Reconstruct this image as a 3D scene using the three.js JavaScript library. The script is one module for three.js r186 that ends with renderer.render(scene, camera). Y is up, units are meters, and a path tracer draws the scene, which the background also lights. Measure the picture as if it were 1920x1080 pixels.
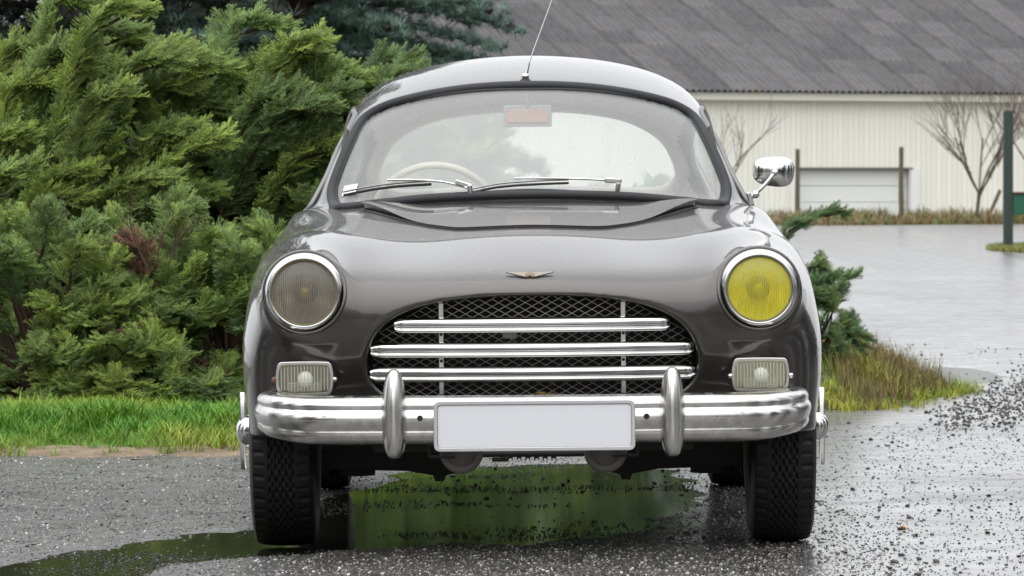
import * as THREE from 'three';
import { mergeGeometries } from 'three/addons/utils/BufferGeometryUtils.js';
import { RoundedBoxGeometry } from 'three/addons/geometries/RoundedBoxGeometry.js';

// ------------------------------------------------------------------ camera, sky, sun, exposure
const FOCAL = 10000, CAM_H = 1.06, CAM_Z = 15.4, CAM_X = -0.0616, HORIZON = 330;   // a 200 mm lens, in pixels of the 1920 frame
const scene = new THREE.Scene();
const camera = new THREE.PerspectiveCamera(2 * Math.atan(540 / FOCAL) * 180 / Math.PI, 16 / 9, 0.5, 600);
camera.position.set(CAM_X, CAM_H, CAM_Z);
camera.rotation.x = -(540 - HORIZON) / FOCAL;
camera.focus = 15.1; camera.userData.fStop = 20;
const renderer = new THREE.WebGLRenderer({ antialias: true });
renderer.toneMapping = THREE.LinearToneMapping;
renderer.toneMappingExposure = 1.64;
renderer.shadowMap.enabled = true;
{ // overcast sky: brighter overhead than at the horizon, with faint soft cloud structure
  const W = 256, H = 128, d = new Float32Array(W * H * 4);
  for (let j = 0; j < H; j++) for (let i = 0; i < W; i++) {
    const el = ((j + 0.5) / H - 0.5) * Math.PI, az = i / W * Math.PI * 2;
    const s = Math.max(0, Math.sin(el));
    const cl = 1 + 0.05 * Math.sin(az * 2 + 3 * s) * Math.cos(el) + 0.04 * Math.sin(az * 5 - 7 * s + 1) * Math.cos(el);
    const L = (0.62 + 0.62 * s) * cl, k = (j * W + i) * 4;
    d[k] = L * 0.985; d[k + 1] = L; d[k + 2] = L * 1.025; d[k + 3] = 1;
  }
  const sky = new THREE.DataTexture(d, W, H, THREE.RGBAFormat, THREE.FloatType);
  sky.mapping = THREE.EquirectangularReflectionMapping; sky.magFilter = THREE.LinearFilter; sky.needsUpdate = true;
  scene.background = sky; scene.environment = sky;
}
const sun = new THREE.DirectionalLight(new THREE.Color(1, 0.97, 0.92), 0.9);
sun.position.set(-6, 16, 9); sun.castShadow = true; sun.shadow.radius = 190;
sun.shadow.camera.left = -15; sun.shadow.camera.right = 15; sun.shadow.camera.top = 15; sun.shadow.camera.bottom = -15; sun.shadow.camera.far = 80;
scene.add(sun, sun.target);

// ------------------------------------------------------------------ helpers
function rng(seed) { let a = seed >>> 0; return () => { a = (a + 0x6D2B79F5) | 0; let t = Math.imul(a ^ (a >>> 15), 1 | a); t = (t + Math.imul(t ^ (t >>> 7), 61 | t)) ^ t; return ((t ^ (t >>> 14)) >>> 0) / 4294967296; }; }
const V = (x, y, z) => new THREE.Vector3(x, y, z);
const clamp = (x, a, b) => Math.min(b, Math.max(a, x)), mixn = (a, b, t) => a + (b - a) * t;
const sstep = (a, b, x) => { const t = clamp((x - a) / (b - a), 0, 1); return t * t * (3 - 2 * t); };
// where a spot seen in the photograph at (px, py) stands on level ground, and the place at a given distance
const groundAt = (px, py) => { const D = CAM_H * FOCAL / (py - HORIZON); return [(px - 960) * D / FOCAL + CAM_X, CAM_Z - D]; };
const placeAt = (px, py, D) => V((px - 960) * D / FOCAL + CAM_X, CAM_H - (py - HORIZON) * D / FOCAL, CAM_Z - D);
const taken = {};
const numbered = (n) => { const k = taken[n] = (taken[n] ?? -1) + 1; return k ? `${n}_${String(k).padStart(3, '0')}` : n; };
function obj(name, geo, mat, parent) {
  const m = new THREE.Mesh(geo, mat); m.castShadow = m.receiveShadow = true;
  m.name = parent ? name : numbered(name); (parent ?? scene).add(m); return m;
}
function tag(o, label, category, group, kind) { if (label) o.userData.label = label; if (category) o.userData.category = category; if (group) o.userData.group = group; if (kind) o.userData.kind = kind; return o; }
function thing(name, label, category, pos = [0, 0, 0], group) { const o = new THREE.Group(); o.name = numbered(name); o.position.set(...pos); scene.add(o); return tag(o, label, category, group); }
function inst(name, geo, mat, mats, cols, parent) {
  const m = new THREE.InstancedMesh(geo, mat, mats.length); m.name = parent ? name : numbered(name);
  for (let i = 0; i < mats.length; i++) { m.setMatrixAt(i, mats[i]); if (cols) m.setColorAt(i, cols[i]); }
  m.castShadow = m.receiveShadow = true; m.userData.kind = 'stuff'; (parent ?? scene).add(m); return m;
}
function std(o) { return new THREE.MeshStandardMaterial(o); }
function phys(o) { return new THREE.MeshPhysicalMaterial(o); }
const lin = (r, g, b) => new THREE.Color().setRGB(r, g, b);
function geoFrom(pos, idx, uv) {
  const g = new THREE.BufferGeometry(); g.setAttribute('position', new THREE.Float32BufferAttribute(pos, 3));
  if (uv) g.setAttribute('uv', new THREE.Float32BufferAttribute(uv, 2));
  g.setIndex(idx); g.computeVertexNormals(); return g;
}
function merge(list) { return mergeGeometries(list.map((g) => { const h = g.index ? g.toNonIndexed() : g; for (const k of Object.keys(h.attributes)) if (!['position', 'normal', 'uv'].includes(k)) h.deleteAttribute(k); if (!h.attributes.uv) h.setAttribute('uv', new THREE.Float32BufferAttribute(new Float32Array(h.attributes.position.count * 2), 2)); return h; })); }
function tube(pts, r, seg = 24, rad = 8, closed = false) { return new THREE.TubeGeometry(new THREE.CatmullRomCurve3(pts, closed, 'centripetal'), seg, r, rad, closed); }
function bar(a, b, r0, r1 = r0, n = 8) { const d = b.clone().sub(a), g = new THREE.CylinderGeometry(r1, r0, d.length(), n, 1); g.applyQuaternion(new THREE.Quaternion().setFromUnitVectors(V(0, 1, 0), d.clone().normalize())); g.translate(...a.clone().add(b).multiplyScalar(0.5).toArray()); return g; }
function box(w, h, d, x = 0, y = 0, z = 0) { const g = new THREE.BoxGeometry(w, h, d); g.translate(x, y, z); return g; }
function lathe(pts, n = 40) { return new THREE.LatheGeometry(pts.map(([x, y]) => new THREE.Vector2(x, y)), n); }
function latheZ(pts, n = 40) { const g = lathe(pts, n); g.rotateX(Math.PI / 2); return g; }   // axis along +z: pts are [radius, z]
// value noise
const N3 = (() => { const r = rng(77), t = new Float32Array(4096); for (let i = 0; i < 4096; i++) t[i] = r() * 2 - 1; return (x, y, z = 0) => { const xi = Math.floor(x), yi = Math.floor(y), zi = Math.floor(z), f = (a) => a * a * (3 - 2 * a), u = f(x - xi), v = f(y - yi), w = f(z - zi); const h = (i, j, k) => t[((i * 73856093) ^ (j * 19349663) ^ (k * 83492791)) & 4095]; const l = (a, b, c) => a + (b - a) * c; return l(l(l(h(xi, yi, zi), h(xi + 1, yi, zi), u), l(h(xi, yi + 1, zi), h(xi + 1, yi + 1, zi), u), v), l(l(h(xi, yi, zi + 1), h(xi + 1, yi, zi + 1), u), l(h(xi, yi + 1, zi + 1), h(xi + 1, yi + 1, zi + 1), u), v), w); }; })();
const fbm = (x, y, z = 0) => N3(x, y, z) * 0.55 + N3(x * 2.1, y * 2.1, z * 2.1 + 5) * 0.28 + N3(x * 4.3, y * 4.3, z * 4.3 + 9) * 0.17;
function canvasLess(size, fn, srgb, rep) { // a tile computed texel by texel
  const d = new Uint8Array(size * size * 4);
  for (let j = 0; j < size; j++) for (let i = 0; i < size; i++) { const c = fn(i, j), k = (j * size + i) * 4; d[k] = c[0]; d[k + 1] = c[1]; d[k + 2] = c[2]; d[k + 3] = 255; }
  const t = new THREE.DataTexture(d, size, size); t.wrapS = t.wrapT = THREE.RepeatWrapping; t.magFilter = t.minFilter = THREE.LinearFilter; if (srgb) t.colorSpace = THREE.SRGBColorSpace; if (rep) t.repeat.set(...rep); t.needsUpdate = true; return t;
}

// ------------------------------------------------------------------ ground
// polygon test tables for puddles, as smooth blobs on the ground [x, z]
function polyDist(poly, x, y) { let d = 1e9, inside = false; for (let i = 0, j = poly.length - 1; i < poly.length; j = i++) { const [xi, yi] = poly[i], [xj, yj] = poly[j]; const ex = xj - xi, ey = yj - yi, t = clamp(((x - xi) * ex + (y - yi) * ey) / (ex * ex + ey * ey + 1e-12), 0, 1); const dx = x - xi - ex * t, dy = y - yi - ey * t; d = Math.min(d, dx * dx + dy * dy); if ((yi > y) !== (yj > y) && x < (xj - xi) * (y - yi) / (yj - yi) + xi) inside = !inside; } return (inside ? -1 : 1) * Math.sqrt(d); }
const puddles = [
  [[-60, 1062], [220, 1012], [480, 985], [620, 925], [720, 890], [830, 872], [1010, 868], [1180, 868], [1300, 900], [1290, 950], [1180, 995], [1000, 1022], [850, 1018], [640, 1030], [420, 1045], [250, 1080], [-60, 1160]],
  [[1640, 742], [1690, 700], [1760, 686], [1850, 690], [1885, 706], [1830, 728], [1740, 752], [1660, 768], [1600, 770]],
].map((p) => p.map(([a, b]) => groundAt(a, b)));
const slope = (x, z) => 0.0088 * clamp(x, -3, 3) * sstep(-11, -4, z) * (1 - sstep(8, 16, z));
const puddleMask = (x, z) => { let m = 0; for (const p of puddles) { const far = p === puddles[2] ? 6 : 1; const d = polyDist(p, x, z) + far * (0.10 * fbm(x * 2.2 / far, z * 1.3 / far, 3) + 0.09 * fbm(x * 9 / far, z * 3.5 / far, 5)); m = Math.max(m, 1 - sstep(-0.12 * far, 0.10 * far, d)); } return m; };
const groundY = (x, z) => {
  let y = slope(x, z);
  const near = 1 - sstep(12, 26, -z);
  y += near * (0.0030 * fbm(x * 2.2, z * 1.3) + 0.0006 * N3(x * 14, z * 11, 2));
  if (z < 3 && z > -45 && x < 9) y -= 0.0085 * puddleMask(x, z);
  return y;
};
function axis(a, b, step, far0, far1) { const o = []; for (let x = a; x <= b + 1e-6; x += step) o.push(x); let s = step; for (let x = b; x < far1;) { s *= 1.25; x = Math.min(far1, x + s); o.push(x); } s = step; const pre = []; for (let x = a; x > far0;) { s *= 1.25; x = Math.max(far0, x - s); pre.unshift(x); } return pre.concat(o); }
function sheet(xs, zs, hy, drop = 0, uvScale = 0.5, keep) {
  const pos = [], uv = [], idx = [], nx = xs.length;
  for (const z of zs) for (const x of xs) { pos.push(x, hy(x, z) + drop, z); uv.push(x * uvScale, z * uvScale); }
  for (let j = 0; j + 1 < zs.length; j++) for (let i = 0; i + 1 < nx; i++) { const a = j * nx + i; if (keep && !keep((xs[i] + xs[i + 1]) / 2, (zs[j] + zs[j + 1]) / 2)) continue; idx.push(a, a + nx, a + 1, a + 1, a + nx, a + nx + 1); }
  return geoFrom(pos, idx, uv);
}
// wet asphalt: dark binder set with small stones of mixed greys
const stoneField = (() => { const S = 1024, h = new Float32Array(S * S), tone = new Float32Array(S * S).fill(0.25), r = rng(5); for (let n = 0; n < 42000; n++) { const cx = r() * S, cy = r() * S, R = 1.2 + r() * r() * 3.6, t = 0.12 + r() * 0.5 + (r() < 0.1 ? 0.3 : 0), hh = 0.4 + r() * 0.6; for (let j = -5; j <= 5; j++) for (let i = -5; i <= 5; i++) { const q = (i * i + j * j) / (R * R); if (q > 1) continue; const k = (((cy + j) | 0) & (S - 1)) * S + (((cx + i) | 0) & (S - 1)); const v = hh * Math.sqrt(1 - q * 0.9); if (v > h[k]) { h[k] = v; tone[k] = t; } } } return { S, h, tone }; })();
const asphaltMap = canvasLess(1024, (i, j) => { const k = j * 1024 + i, t = stoneField.tone[k], w = 34 + t * 120; return [w * 1.0, w * 0.99, w * 0.98]; }, true);
const asphaltRough = canvasLess(1024, (i, j) => { const k = j * 1024 + i, v = stoneField.h[k]; const w = 90 + 70 * fbm(i / 60, j / 60) + v * 70; return [w, clamp(w, 45, 230), w]; });
const asphaltBump = canvasLess(1024, (i, j) => { const v = stoneField.h[j * 1024 + i] * 255; return [v, v, v]; });
// how far the rain stands on the asphalt: a closed film on the driven right side, patchy on the left
const FX0 = -8, FX1 = 8, FZ0 = -44, FZ1 = 4;
const film = (() => { const W = 512, H = 1024, d = new Uint8Array(W * H * 4); for (let j = 0; j < H; j++) for (let i = 0; i < W; i++) { const x = FX0 + (i + 0.5) / W * (FX1 - FX0), z = FZ0 + (j + 0.5) / H * (FZ1 - FZ0); const side = sstep(-0.9, 1.1, x + 0.25 * fbm(x, z, 2)), far = sstep(-8, -20, z); const p = fbm(x * 1.1, z * 0.45, 12) * 0.7 + fbm(x * 0.9, z * 4.5, 15) * 0.6 + fbm(x * 5, z * 14, 18) * 0.45; const w = clamp(mixn(0.34, 0.84, Math.max(side, far)) + p * 0.75, 0.04, 1), k = (j * W + i) * 4; d[k] = 255 * w; d[k + 1] = clamp(255 * (0.50 - 0.34 * w + 0.1 * p), 26, 255); d[k + 2] = 0; d[k + 3] = 255; } const t = new THREE.DataTexture(d, W, H); t.magFilter = t.minFilter = THREE.LinearFilter; t.wrapS = t.wrapT = THREE.ClampToEdgeWrapping; t.channel = 1; t.needsUpdate = true; return t; })();
const asphalt = phys({ color: 0xffffff, map: asphaltMap, roughness: 0.9, roughnessMap: asphaltRough, bumpMap: asphaltBump, bumpScale: 0.0009, clearcoat: 1, clearcoatMap: film, clearcoatRoughness: 1, clearcoatRoughnessMap: film, vertexColors: true });
const xs = axis(-3.2, 3.6, 0.045, -160, 160), zs = axis(-14, 3, 0.045, -260, 60);
{
  const g = sheet(xs, zs, groundY), p = g.attributes.position, c = new Float32Array(p.count * 3);
  for (let i = 0; i < p.count; i++) { const x = p.getX(i), z = p.getZ(i); let t = 1.05 + 0.35 * fbm(x * 0.7, z * 0.5, 11) + 0.2 * fbm(x * 4, z * 3, 4); const brown = 0.08 * sstep(0, 0.5, fbm(x * 0.5, z * 0.35, 20)); c[i * 3] = t * (1 + brown); c[i * 3 + 1] = t; c[i * 3 + 2] = t * (1 - brown); }
  g.setAttribute('color', new THREE.Float32BufferAttribute(c, 3));
  const u1 = new Float32Array(p.count * 2); for (let i = 0; i < p.count; i++) { u1[i * 2] = (p.getX(i) - FX0) / (FX1 - FX0); u1[i * 2 + 1] = (p.getZ(i) - FZ0) / (FZ1 - FZ0); } g.setAttribute('uv1', new THREE.Float32BufferAttribute(u1, 2));
  tag(obj('asphalt_ground', g, asphalt), 'wet grey asphalt yard with loose grit and stones', 'ground', null, 'structure');
}
const water = phys({ color: lin(0.022, 0.022, 0.014), roughness: 0.08, ior: 1.33, specularIntensity: 1 });
const rippled = phys({ color: lin(0.022, 0.022, 0.016), roughness: 0.24, ior: 1.33 });
puddles.forEach((p, n) => {
  const bx = p.map((q) => q[0]), bz = p.map((q) => q[1]), m = n === 2 ? 3 : 0.5, st = n === 2 ? 0.6 : 0.07;
  const X = [], Z = []; for (let x = Math.min(...bx) - m; x < Math.max(...bx) + m; x += st) X.push(x); for (let z = Math.min(...bz) - m; z < Math.max(...bz) + m; z += st) Z.push(z);
  const lvl = n === 2 ? -0.004 : -0.0048;
  const g = sheet(X, Z, (x, z) => slope(x, z) + lvl + 0.00006 * N3(x * 9, z * 5), 0, 0.5, (x, z) => puddleMask(x, z) > 0.02);
  tag(obj('puddle', g, n ? rippled : water), ['shallow dark puddle spread beneath the car reflecting green', 'pale puddle beside the weedy grass tip', 'long shiny streak of rainwater on the far yard'][n], 'puddle', null, 'structure');
});

// ------------------------------------------------------------------ earth strip, verge, grass
const vergeFront = (x) => { const a = groundAt(0, 838)[1]; return a + 0.20 * fbm(x * 1.4, 3) + 0.10 * N3(x * 5, 1) - 3.3 * sstep(-0.6, 1.2, x) - 1.0 * sstep(1.5, 2.2, x); };   // z of the front edge of the grass
const vergeRight = (z) => 1.62 + 0.55 * sstep(-8.6, -11.6, z) + 0.10 * fbm(z * 1.5, 8);
const inVerge = (x, z) => z < vergeFront(x) && z > -14.5 && x < vergeRight(z) - 0.6 * sstep(-10.9, -14.5, z) && x > -9;
{
  const X = [], Z = []; for (let x = -7; x <= 2.8; x += 0.05) X.push(x); for (let z = -14.5; z <= -4.0; z += 0.035) Z.push(z);
  const soil = std({ color: lin(0.30, 0.215, 0.13), roughness: 0.75, map: canvasLess(256, (i, j) => { const v = 200 + 45 * fbm(i / 20, j / 20) + 30 * N3(i / 2.3, j / 2.3); return [v, v, v]; }, true) });
  const g1 = sheet(X, Z, (x, z) => slope(x, z) - 0.004 + 0.026 * sstep(0, 0.35, vergeFront(x) + 0.40 - z) + 0.010 * fbm(x * 4, z * 5) + 0.004 * N3(x * 12, z * 12), 0, 1, (x, z) => { const e = vergeFront(x) + 0.62; return z < e && z > vergeFront(x) - 0.6 && x < 0.9; });
  tag(obj('earth_strip', g1, soil), 'bare tan earth strip between asphalt and grass', 'earth', null, 'structure');
  const turf = std({ color: lin(0.045, 0.05, 0.018), roughness: 0.95 });
  const g2 = sheet(X, Z, (x, z) => groundY(x, z) + 0.005 + (0.075 + 0.09 * sstep(1.1, 1.4, x)) * sstep(0, 0.9, Math.min(vergeFront(x) - z, (vergeRight(z) - x) * 1.5)) + 0.012 * fbm(x * 4, z * 4), 0, 1, inVerge);
  tag(obj('grass_bank', g2, turf), 'low grassy bank under the juniper shrubs', 'bank', null, 'structure');
}
const vergeY = (x, z) => groundY(x, z) + 0.005 + (0.075 + 0.09 * sstep(1.1, 1.4, x)) * sstep(0, 0.9, Math.min(vergeFront(x) - z, (vergeRight(z) - x) * 1.5));
function tuftGeo(seed, n, lean, wid) { // a tuft of bent blades, unit height
  const r = rng(seed), pos = [], idx = [];
  for (let b = 0; b < n; b++) {
    const a = r() * 6.283, ox = (r() - 0.5) * 0.5, oz = (r() - 0.5) * 0.5, h = 0.55 + r() * 0.45, l = lean * (0.3 + r()), w = wid * (0.7 + r() * 0.6), pa = a + 1.57, o = pos.length / 3;
    for (let s = 0; s < 4; s++) { const t = s / 3, x = ox + Math.cos(a) * l * t * t, z = oz + Math.sin(a) * l * t * t, y = h * (t - 0.18 * t * t * l), ww = w * (1 - t * 0.93) / 2; pos.push(x + Math.cos(pa) * ww, y, z + Math.sin(pa) * ww, x - Math.cos(pa) * ww, y, z - Math.sin(pa) * ww); if (s) { const k = o + (s - 1) * 2; idx.push(k, k + 1, k + 2, k + 1, k + 3, k + 2); } }
  }
  return geoFrom(pos, idx);
}
const M4 = (x, y, z, ry, s, sy = s, tx = 0, tz = 0) => new THREE.Matrix4().compose(V(x, y, z), new THREE.Quaternion().setFromEuler(new THREE.Euler(tx, ry, tz)), V(s, sy, s));
const grassMat = std({ color: 0xffffff, roughness: 0.6 });
{
  const r = rng(21), mats = [[], [], []], cols = [[], [], []];
  for (let n = 0; n < 19000; n++) {
    const x = -3.3 + r() * 5.7, z = -5.0 - r() * (x > 1.2 ? 8 : 2.6); if (!inVerge(x + (r() - 0.6) * 0.3, z - Math.pow(r(), 3) * 0.35)) continue;
    const right_ = sstep(1.15, 1.5, x), k = (r() * 3) | 0, e = Math.max(0, vergeFront(x) - z), pt = fbm(x * 1.7, z * 1.7, 30), right = sstep(1.15, 1.5, x), h = (0.035 + 0.05 * r() + 0.045 * sstep(0.1, 0.8, e)) * (1 + 1.0 * pt) * (0.75 + 0.5 * fbm(x * 6, z * 6, 31) + 0.25) * (1 - 0.55 * (1 - right_) * sstep(0.6, 1.3, e)) * (1 - 0.42 * right);
    mats[k].push(M4(x, vergeY(x, z) - 0.004, z, r() * 6.28, h * 1.1, h, (r() - 0.5) * 0.3, (r() - 0.5) * 0.3));
    const yel = clamp(0.10 + pt * 0.9 + (1 - sstep(0.05, 0.45, e)) * 0.30 + right * 0.5 + (r() - 0.5) * 0.5, 0, 1), b = 0.75 + r() * 0.5;
    cols[k].push(lin(mixn(0.095, 0.33, yel) * b, mixn(0.28, 0.34, yel) * b, mixn(0.018, 0.03, yel) * b));
  }
  for (let k = 0; k < 3; k++) tag(inst('verge_grass', tuftGeo(40 + k, 12, 0.75, 0.055), grassMat, mats[k], cols[k]), ['fresh green grass along the verge', 'bright long grass blades along the verge', 'yellowish short grass along the verge'][k], 'grass', null, 'stuff');
  // brown weedy stems at the tip of the verge
  const wm = [], wc = [];
  for (let n = 0; n < 800; n++) { const x = 1.45 + r() * 0.85, z = -8.4 - r() * 4.5; if (!inVerge(x, z)) continue; const h = 0.07 + r() * 0.11; wm.push(M4(x, vergeY(x, z), z, r() * 6.28, h, h, (r() - 0.5) * 0.7, (r() - 0.5) * 0.7)); const q = r(); wc.push(q < 0.5 ? lin(0.16, 0.085, 0.045) : q < 0.8 ? lin(0.24, 0.20, 0.05) : lin(0.10, 0.13, 0.03)); }
  tag(inst('dry_weeds', tuftGeo(60, 9, 0.5, 0.03), grassMat, wm, wc), 'reddish brown dry weed stems at the grass tip', 'weeds', null, 'stuff');
}

// ------------------------------------------------------------------ loose grit
{
  const r = rng(31), base = new THREE.IcosahedronGeometry(1, 0); const p = base.attributes.position;
  for (let i = 0; i < p.count; i++) { const x = p.getX(i), y = p.getY(i), z = p.getZ(i), q = 1 + 0.28 * N3(x * 2.1 + 9, y * 2.1, z * 2.1); p.setXYZ(i, x * q, y * q * 0.7, z * q); }
  base.computeVertexNormals();
  const mk = (count, gen) => { const mats = [], cols = []; for (let n = 0; n < count; n++) { const q = gen(); if (!q) continue; const [x, z, s, c, lift] = q; mats.push(M4(x, groundY(x, z) + s * (lift ?? 0.25), z, r() * 6.28, s, s * (0.6 + r() * 0.5), r() - 0.5, r() - 0.5)); cols.push(c); } return [mats, cols]; };
  const grey = (v, w = 0) => lin(v * (1 + w), v, v * (1 - w));
  const stone = std({ color: 0xffffff, roughness: 0.42 });
  let [a, b] = mk(60000, () => { const D = 13.6 + Math.pow(r(), 1.35) * 9, z = CAM_Z - D, x = CAM_X + (r() * 2 - 1) * (0.102 * D); if (z < vergeFront(x) + 0.35) return null; const pm = puddleMask(x, z); if (r() < pm * 0.6) return null; const wet = Math.max(pm, sstep(0.6, 1.2, x) * 0.75); if (r() < Math.max(pm * 0.35, sstep(0.6, 1.2, x) * 0.72)) return null; const q = r() * (1 - 0.55 * wet); return [x, z, 0.0012 + 0.0018 * r() + 0.004 * Math.pow(r(), 9), q < 0.45 ? grey(0.05 + r() * 0.06) : q < 0.88 ? grey(0.13 + 0.16 * r(), 0.03) : grey(0.42 + r() * 0.25, 0.05)]; });
  { const P = puddles[0], [c, d] = mk(26000, () => { const x = -1.6 + r() * 2.6, z = CAM_Z - 14.0 - r() * 6; if (puddleMask(x, z) < 0.5) return null; const cl = fbm(x * 1.2, z * 2.6, 61) + 0.4 * fbm(x * 6, z * 6, 63); if (cl < 0.02 + 0.25 * r()) return null; return [x, z, 0.0015 + 0.0022 * r(), grey(0.02 + 0.05 * r()), 1.4 + r()]; }); a.push(...c); b.push(...d); }
  tag(inst('asphalt_grit', base, stone, a, b), 'fine grey grit standing up in the wet asphalt', 'grit', null, 'stuff');
  [a, b] = mk(2600, () => { const D = 13.8 + Math.pow(r(), 0.9) * 20, z = CAM_Z - D, x = CAM_X + (r() * 1.15 - 0.15) * (0.102 * D); if (inVerge(x, z) || (x < 1.3 && z < vergeFront(x) + 0.3)) return null; if (fbm(x * 1.3, z * 0.8, 44) < -0.12 && r() < 0.7) return null; const s = 0.0026 + 0.0075 * Math.pow(r(), 3.6); return [x, z, s, grey(0.03 + r() * 0.05, 0.03), 0.35]; });
  tag(inst('loose_stones', base, stone, a, b), 'dark loose stones scattered over the wet yard', 'stones', null, 'stuff');
  // the ridge of gravel beside the far puddle
  [a, b] = mk(1700, () => { const t = Math.pow(r(), 0.6), [x0, z0] = groundAt(mixn(1740, 2010, t), mixn(800, 712, t) + (r() + r() + r() - 1.5) * 60 * (0.4 + t) + 14 * fbm(t * 9, 2)); const s = 0.003 + 0.008 * r() * r(); return [x0, z0, s, grey(0.02 + r() * 0.05, 0.05), 0.3 + 0.4 * r()]; });
  tag(inst('gravel_ridge', base, stone, a, b), 'dark gravel heaped beside the pale puddle', 'gravel', null, 'stuff');
  const peb = obj('pebble', base.clone().scale(0.011, 0.009, 0.010), std({ color: lin(0.42, 0.22, 0.06), roughness: 0.4 })); { const [x, z] = groundAt(1693, 1000); peb.position.set(x, groundY(x, z) + 0.005, z); } tag(peb, 'small orange pebble on the wet asphalt', 'pebble');
}

// ------------------------------------------------------------------ the car
const car = thing('vintage_car', 'dark grey metallic vintage coupe with chrome grille parked on wet asphalt', 'car');
car.rotation.z = 0.0088;
const paintNoise = canvasLess(256, (i, j) => { const v = 128 + 110 * N3(i / 1.3, j / 1.3, 3); return [v, v, v]; });
const paint = phys({ color: lin(0.080, 0.074, 0.071), metalness: 0.96, roughness: 0.35, clearcoat: 1, clearcoatRoughness: 0.05, bumpMap: paintNoise, bumpScale: 0.00016 });
const chrome = std({ color: lin(0.70, 0.70, 0.69), metalness: 1, roughness: 0.13 });
const chromeWorn = std({ color: lin(0.66, 0.65, 0.63), metalness: 1, roughness: 0.26 });
const rubber = std({ color: lin(0.016, 0.0165, 0.020), roughness: 0.6 });
const blackMat = std({ color: lin(0.012, 0.012, 0.012), roughness: 0.6 });
const underMat = std({ color: lin(0.02, 0.019, 0.018), roughness: 0.75 });
const smin = (a, b, k) => { const h = Math.max(k - Math.abs(a - b), 0) / k; return Math.min(a, b) - h * h * h * k / 6; };
const smax = (a, b, k) => -smin(-a, -b, k);
function spline(knots) { // monotone-ish cubic through [t, v]
  const n = knots.length, m = []; for (let i = 0; i < n; i++) { const a = knots[Math.max(0, i - 1)], b = knots[Math.min(n - 1, i + 1)]; m.push((b[1] - a[1]) / (b[0] - a[0])); }
  return (x) => { if (x <= knots[0][0]) return knots[0][1] + m[0] * (x - knots[0][0]); if (x >= knots[n - 1][0]) return knots[n - 1][1] + m[n - 1] * (x - knots[n - 1][0]); let i = 0; while (x > knots[i + 1][0]) i++; const h = knots[i + 1][0] - knots[i][0], t = (x - knots[i][0]) / h, t2 = t * t, t3 = t2 * t; return (2 * t3 - 3 * t2 + 1) * knots[i][1] + (t3 - 2 * t2 + t) * h * m[i] + (3 * t2 - 2 * t3) * knots[i + 1][1] + (t3 - t2) * h * m[i + 1]; };
}
const hoodLine = spline([[-4.2, 0.70], [-3.6, 0.80], [-3.0, 0.905], [-2.2, 0.945], [-0.95, 0.985], [-0.6, 0.975], [-0.3, 0.951], [0.0, 0.913], [0.2, 0.884], [0.4, 0.840], [0.55, 0.797], [0.62, 0.770], [0.68, 0.738]]);
const crownLine = spline([[-4.2, 0.72], [-3.6, 0.80], [-2.8, 0.87], [-1.5, 0.90], [-0.6, 0.895], [0.1, 0.889], [0.6, 0.872]]);
function hull(x, y, z) {
  const ax = Math.sqrt(x * x + 1e-6), p = 2.45;
  // pontoon wings
  const T = crownLine(z), zw = z + 0.19 * (Math.sqrt((0.70 - y) * (0.70 - y) + 0.004) * 0.5 + (0.70 - y) * 0.5), wF = zw > -0.05 ? (zw + 0.05) / 0.585 : z < -3.0 ? (-3.0 - z) / 0.85 : 0;
  const u = (ax - 0.575) / (0.254 - 0.010 * sstep(0.50, 0.34, y) - 0.002 * sstep(0.02, 0.3, z) * sstep(0.68, 0.52, y)), v = y > 0.54 ? (y - 0.54) / (T - 0.54) : 0;
  const pl = 2.45 + 2.0 * sstep(0.74, 0.5, y), A = Math.pow(Math.pow(Math.abs(u), pl) + Math.pow(Math.max(wF, 0), pl) + 1e-9, 1 / pl);
  const wing = (Math.pow(Math.pow(A, p) + Math.pow(v, p), 1 / p) - 1) * 0.25;
  // bonnet and nose between them
  const sideFall = mixn(0.07, 0.24, sstep(-0.9, 0.2, z)) - 0.09 * sstep(0.2, 0.55, z);   // metres the bonnet drops per metre squared off its centre line
  const top = y - (hoodLine(z) - sideFall * ax * ax);
  const under = Math.sqrt((0.74 - y) * (0.74 - y) + 0.0025) * 0.5 + (0.74 - y) * 0.5;   // the front tucks under below the brow
  const front = (z - (0.672 - 0.36 * ax * ax - 0.24 * under)) * 0.97;
  let nose = smax(top * 0.92, front, 0.17);
  nose = smax(nose, ax - 0.72, 0.08); nose = smax(nose, -(z + 3.85), 0.2);
  let d = smin(wing, nose, 0.16);
  // headlamp nacelle
  { const zz = clamp(z, 0.1, 0.455), dx = ax - 0.633, dy = y - 0.74, dz = (z - zz) * 1.0; const cap = Math.max(Math.sqrt(dx * dx + dy * dy) - 0.116, z - 0.505); d = smin(d, smax(Math.sqrt(dx * dx + dy * dy) - 0.118 - 0.05 * clamp(0.51 - z, 0, 0.5), z - 0.528, 0.03), 0.09); }
  // cabin
  const x2 = ax * ax, roof = (y - (1.449 - 0.19 * (z + 1.9) * (z + 1.9) - 0.30 * x2 - 2.05 * x2 * x2 * x2)) * 0.94;
  const side = (ax - (0.672 - 0.309 * (y - 0.94) - 0.05 * sstep(-2.0, -3.2, z))) * 0.95;
  const screen = (z - (-0.70 - 1.12 * (y - 0.985) - 0.55 * x2)) * 0.66;
  const back = (-3.05 + 1.25 * (y - 0.93) + 0.30 * x2 - z) * 0.62;
  let cab = smax(roof, side, 0.07); cab = smax(cab, screen, 0.09); cab = smax(cab, back, 0.2);
  d = smin(d, cab, 0.05);
  return d;
}
const surfZ = (x, y, z0 = 1.0, f = hull) => { let z = z0; for (let i = 0; i < 400; i++) { const d = f(x, y, z); if (d < 1e-5) return z; z -= Math.max(d * 0.6, 2e-5); if (z < -4) break; } return z; };
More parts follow.
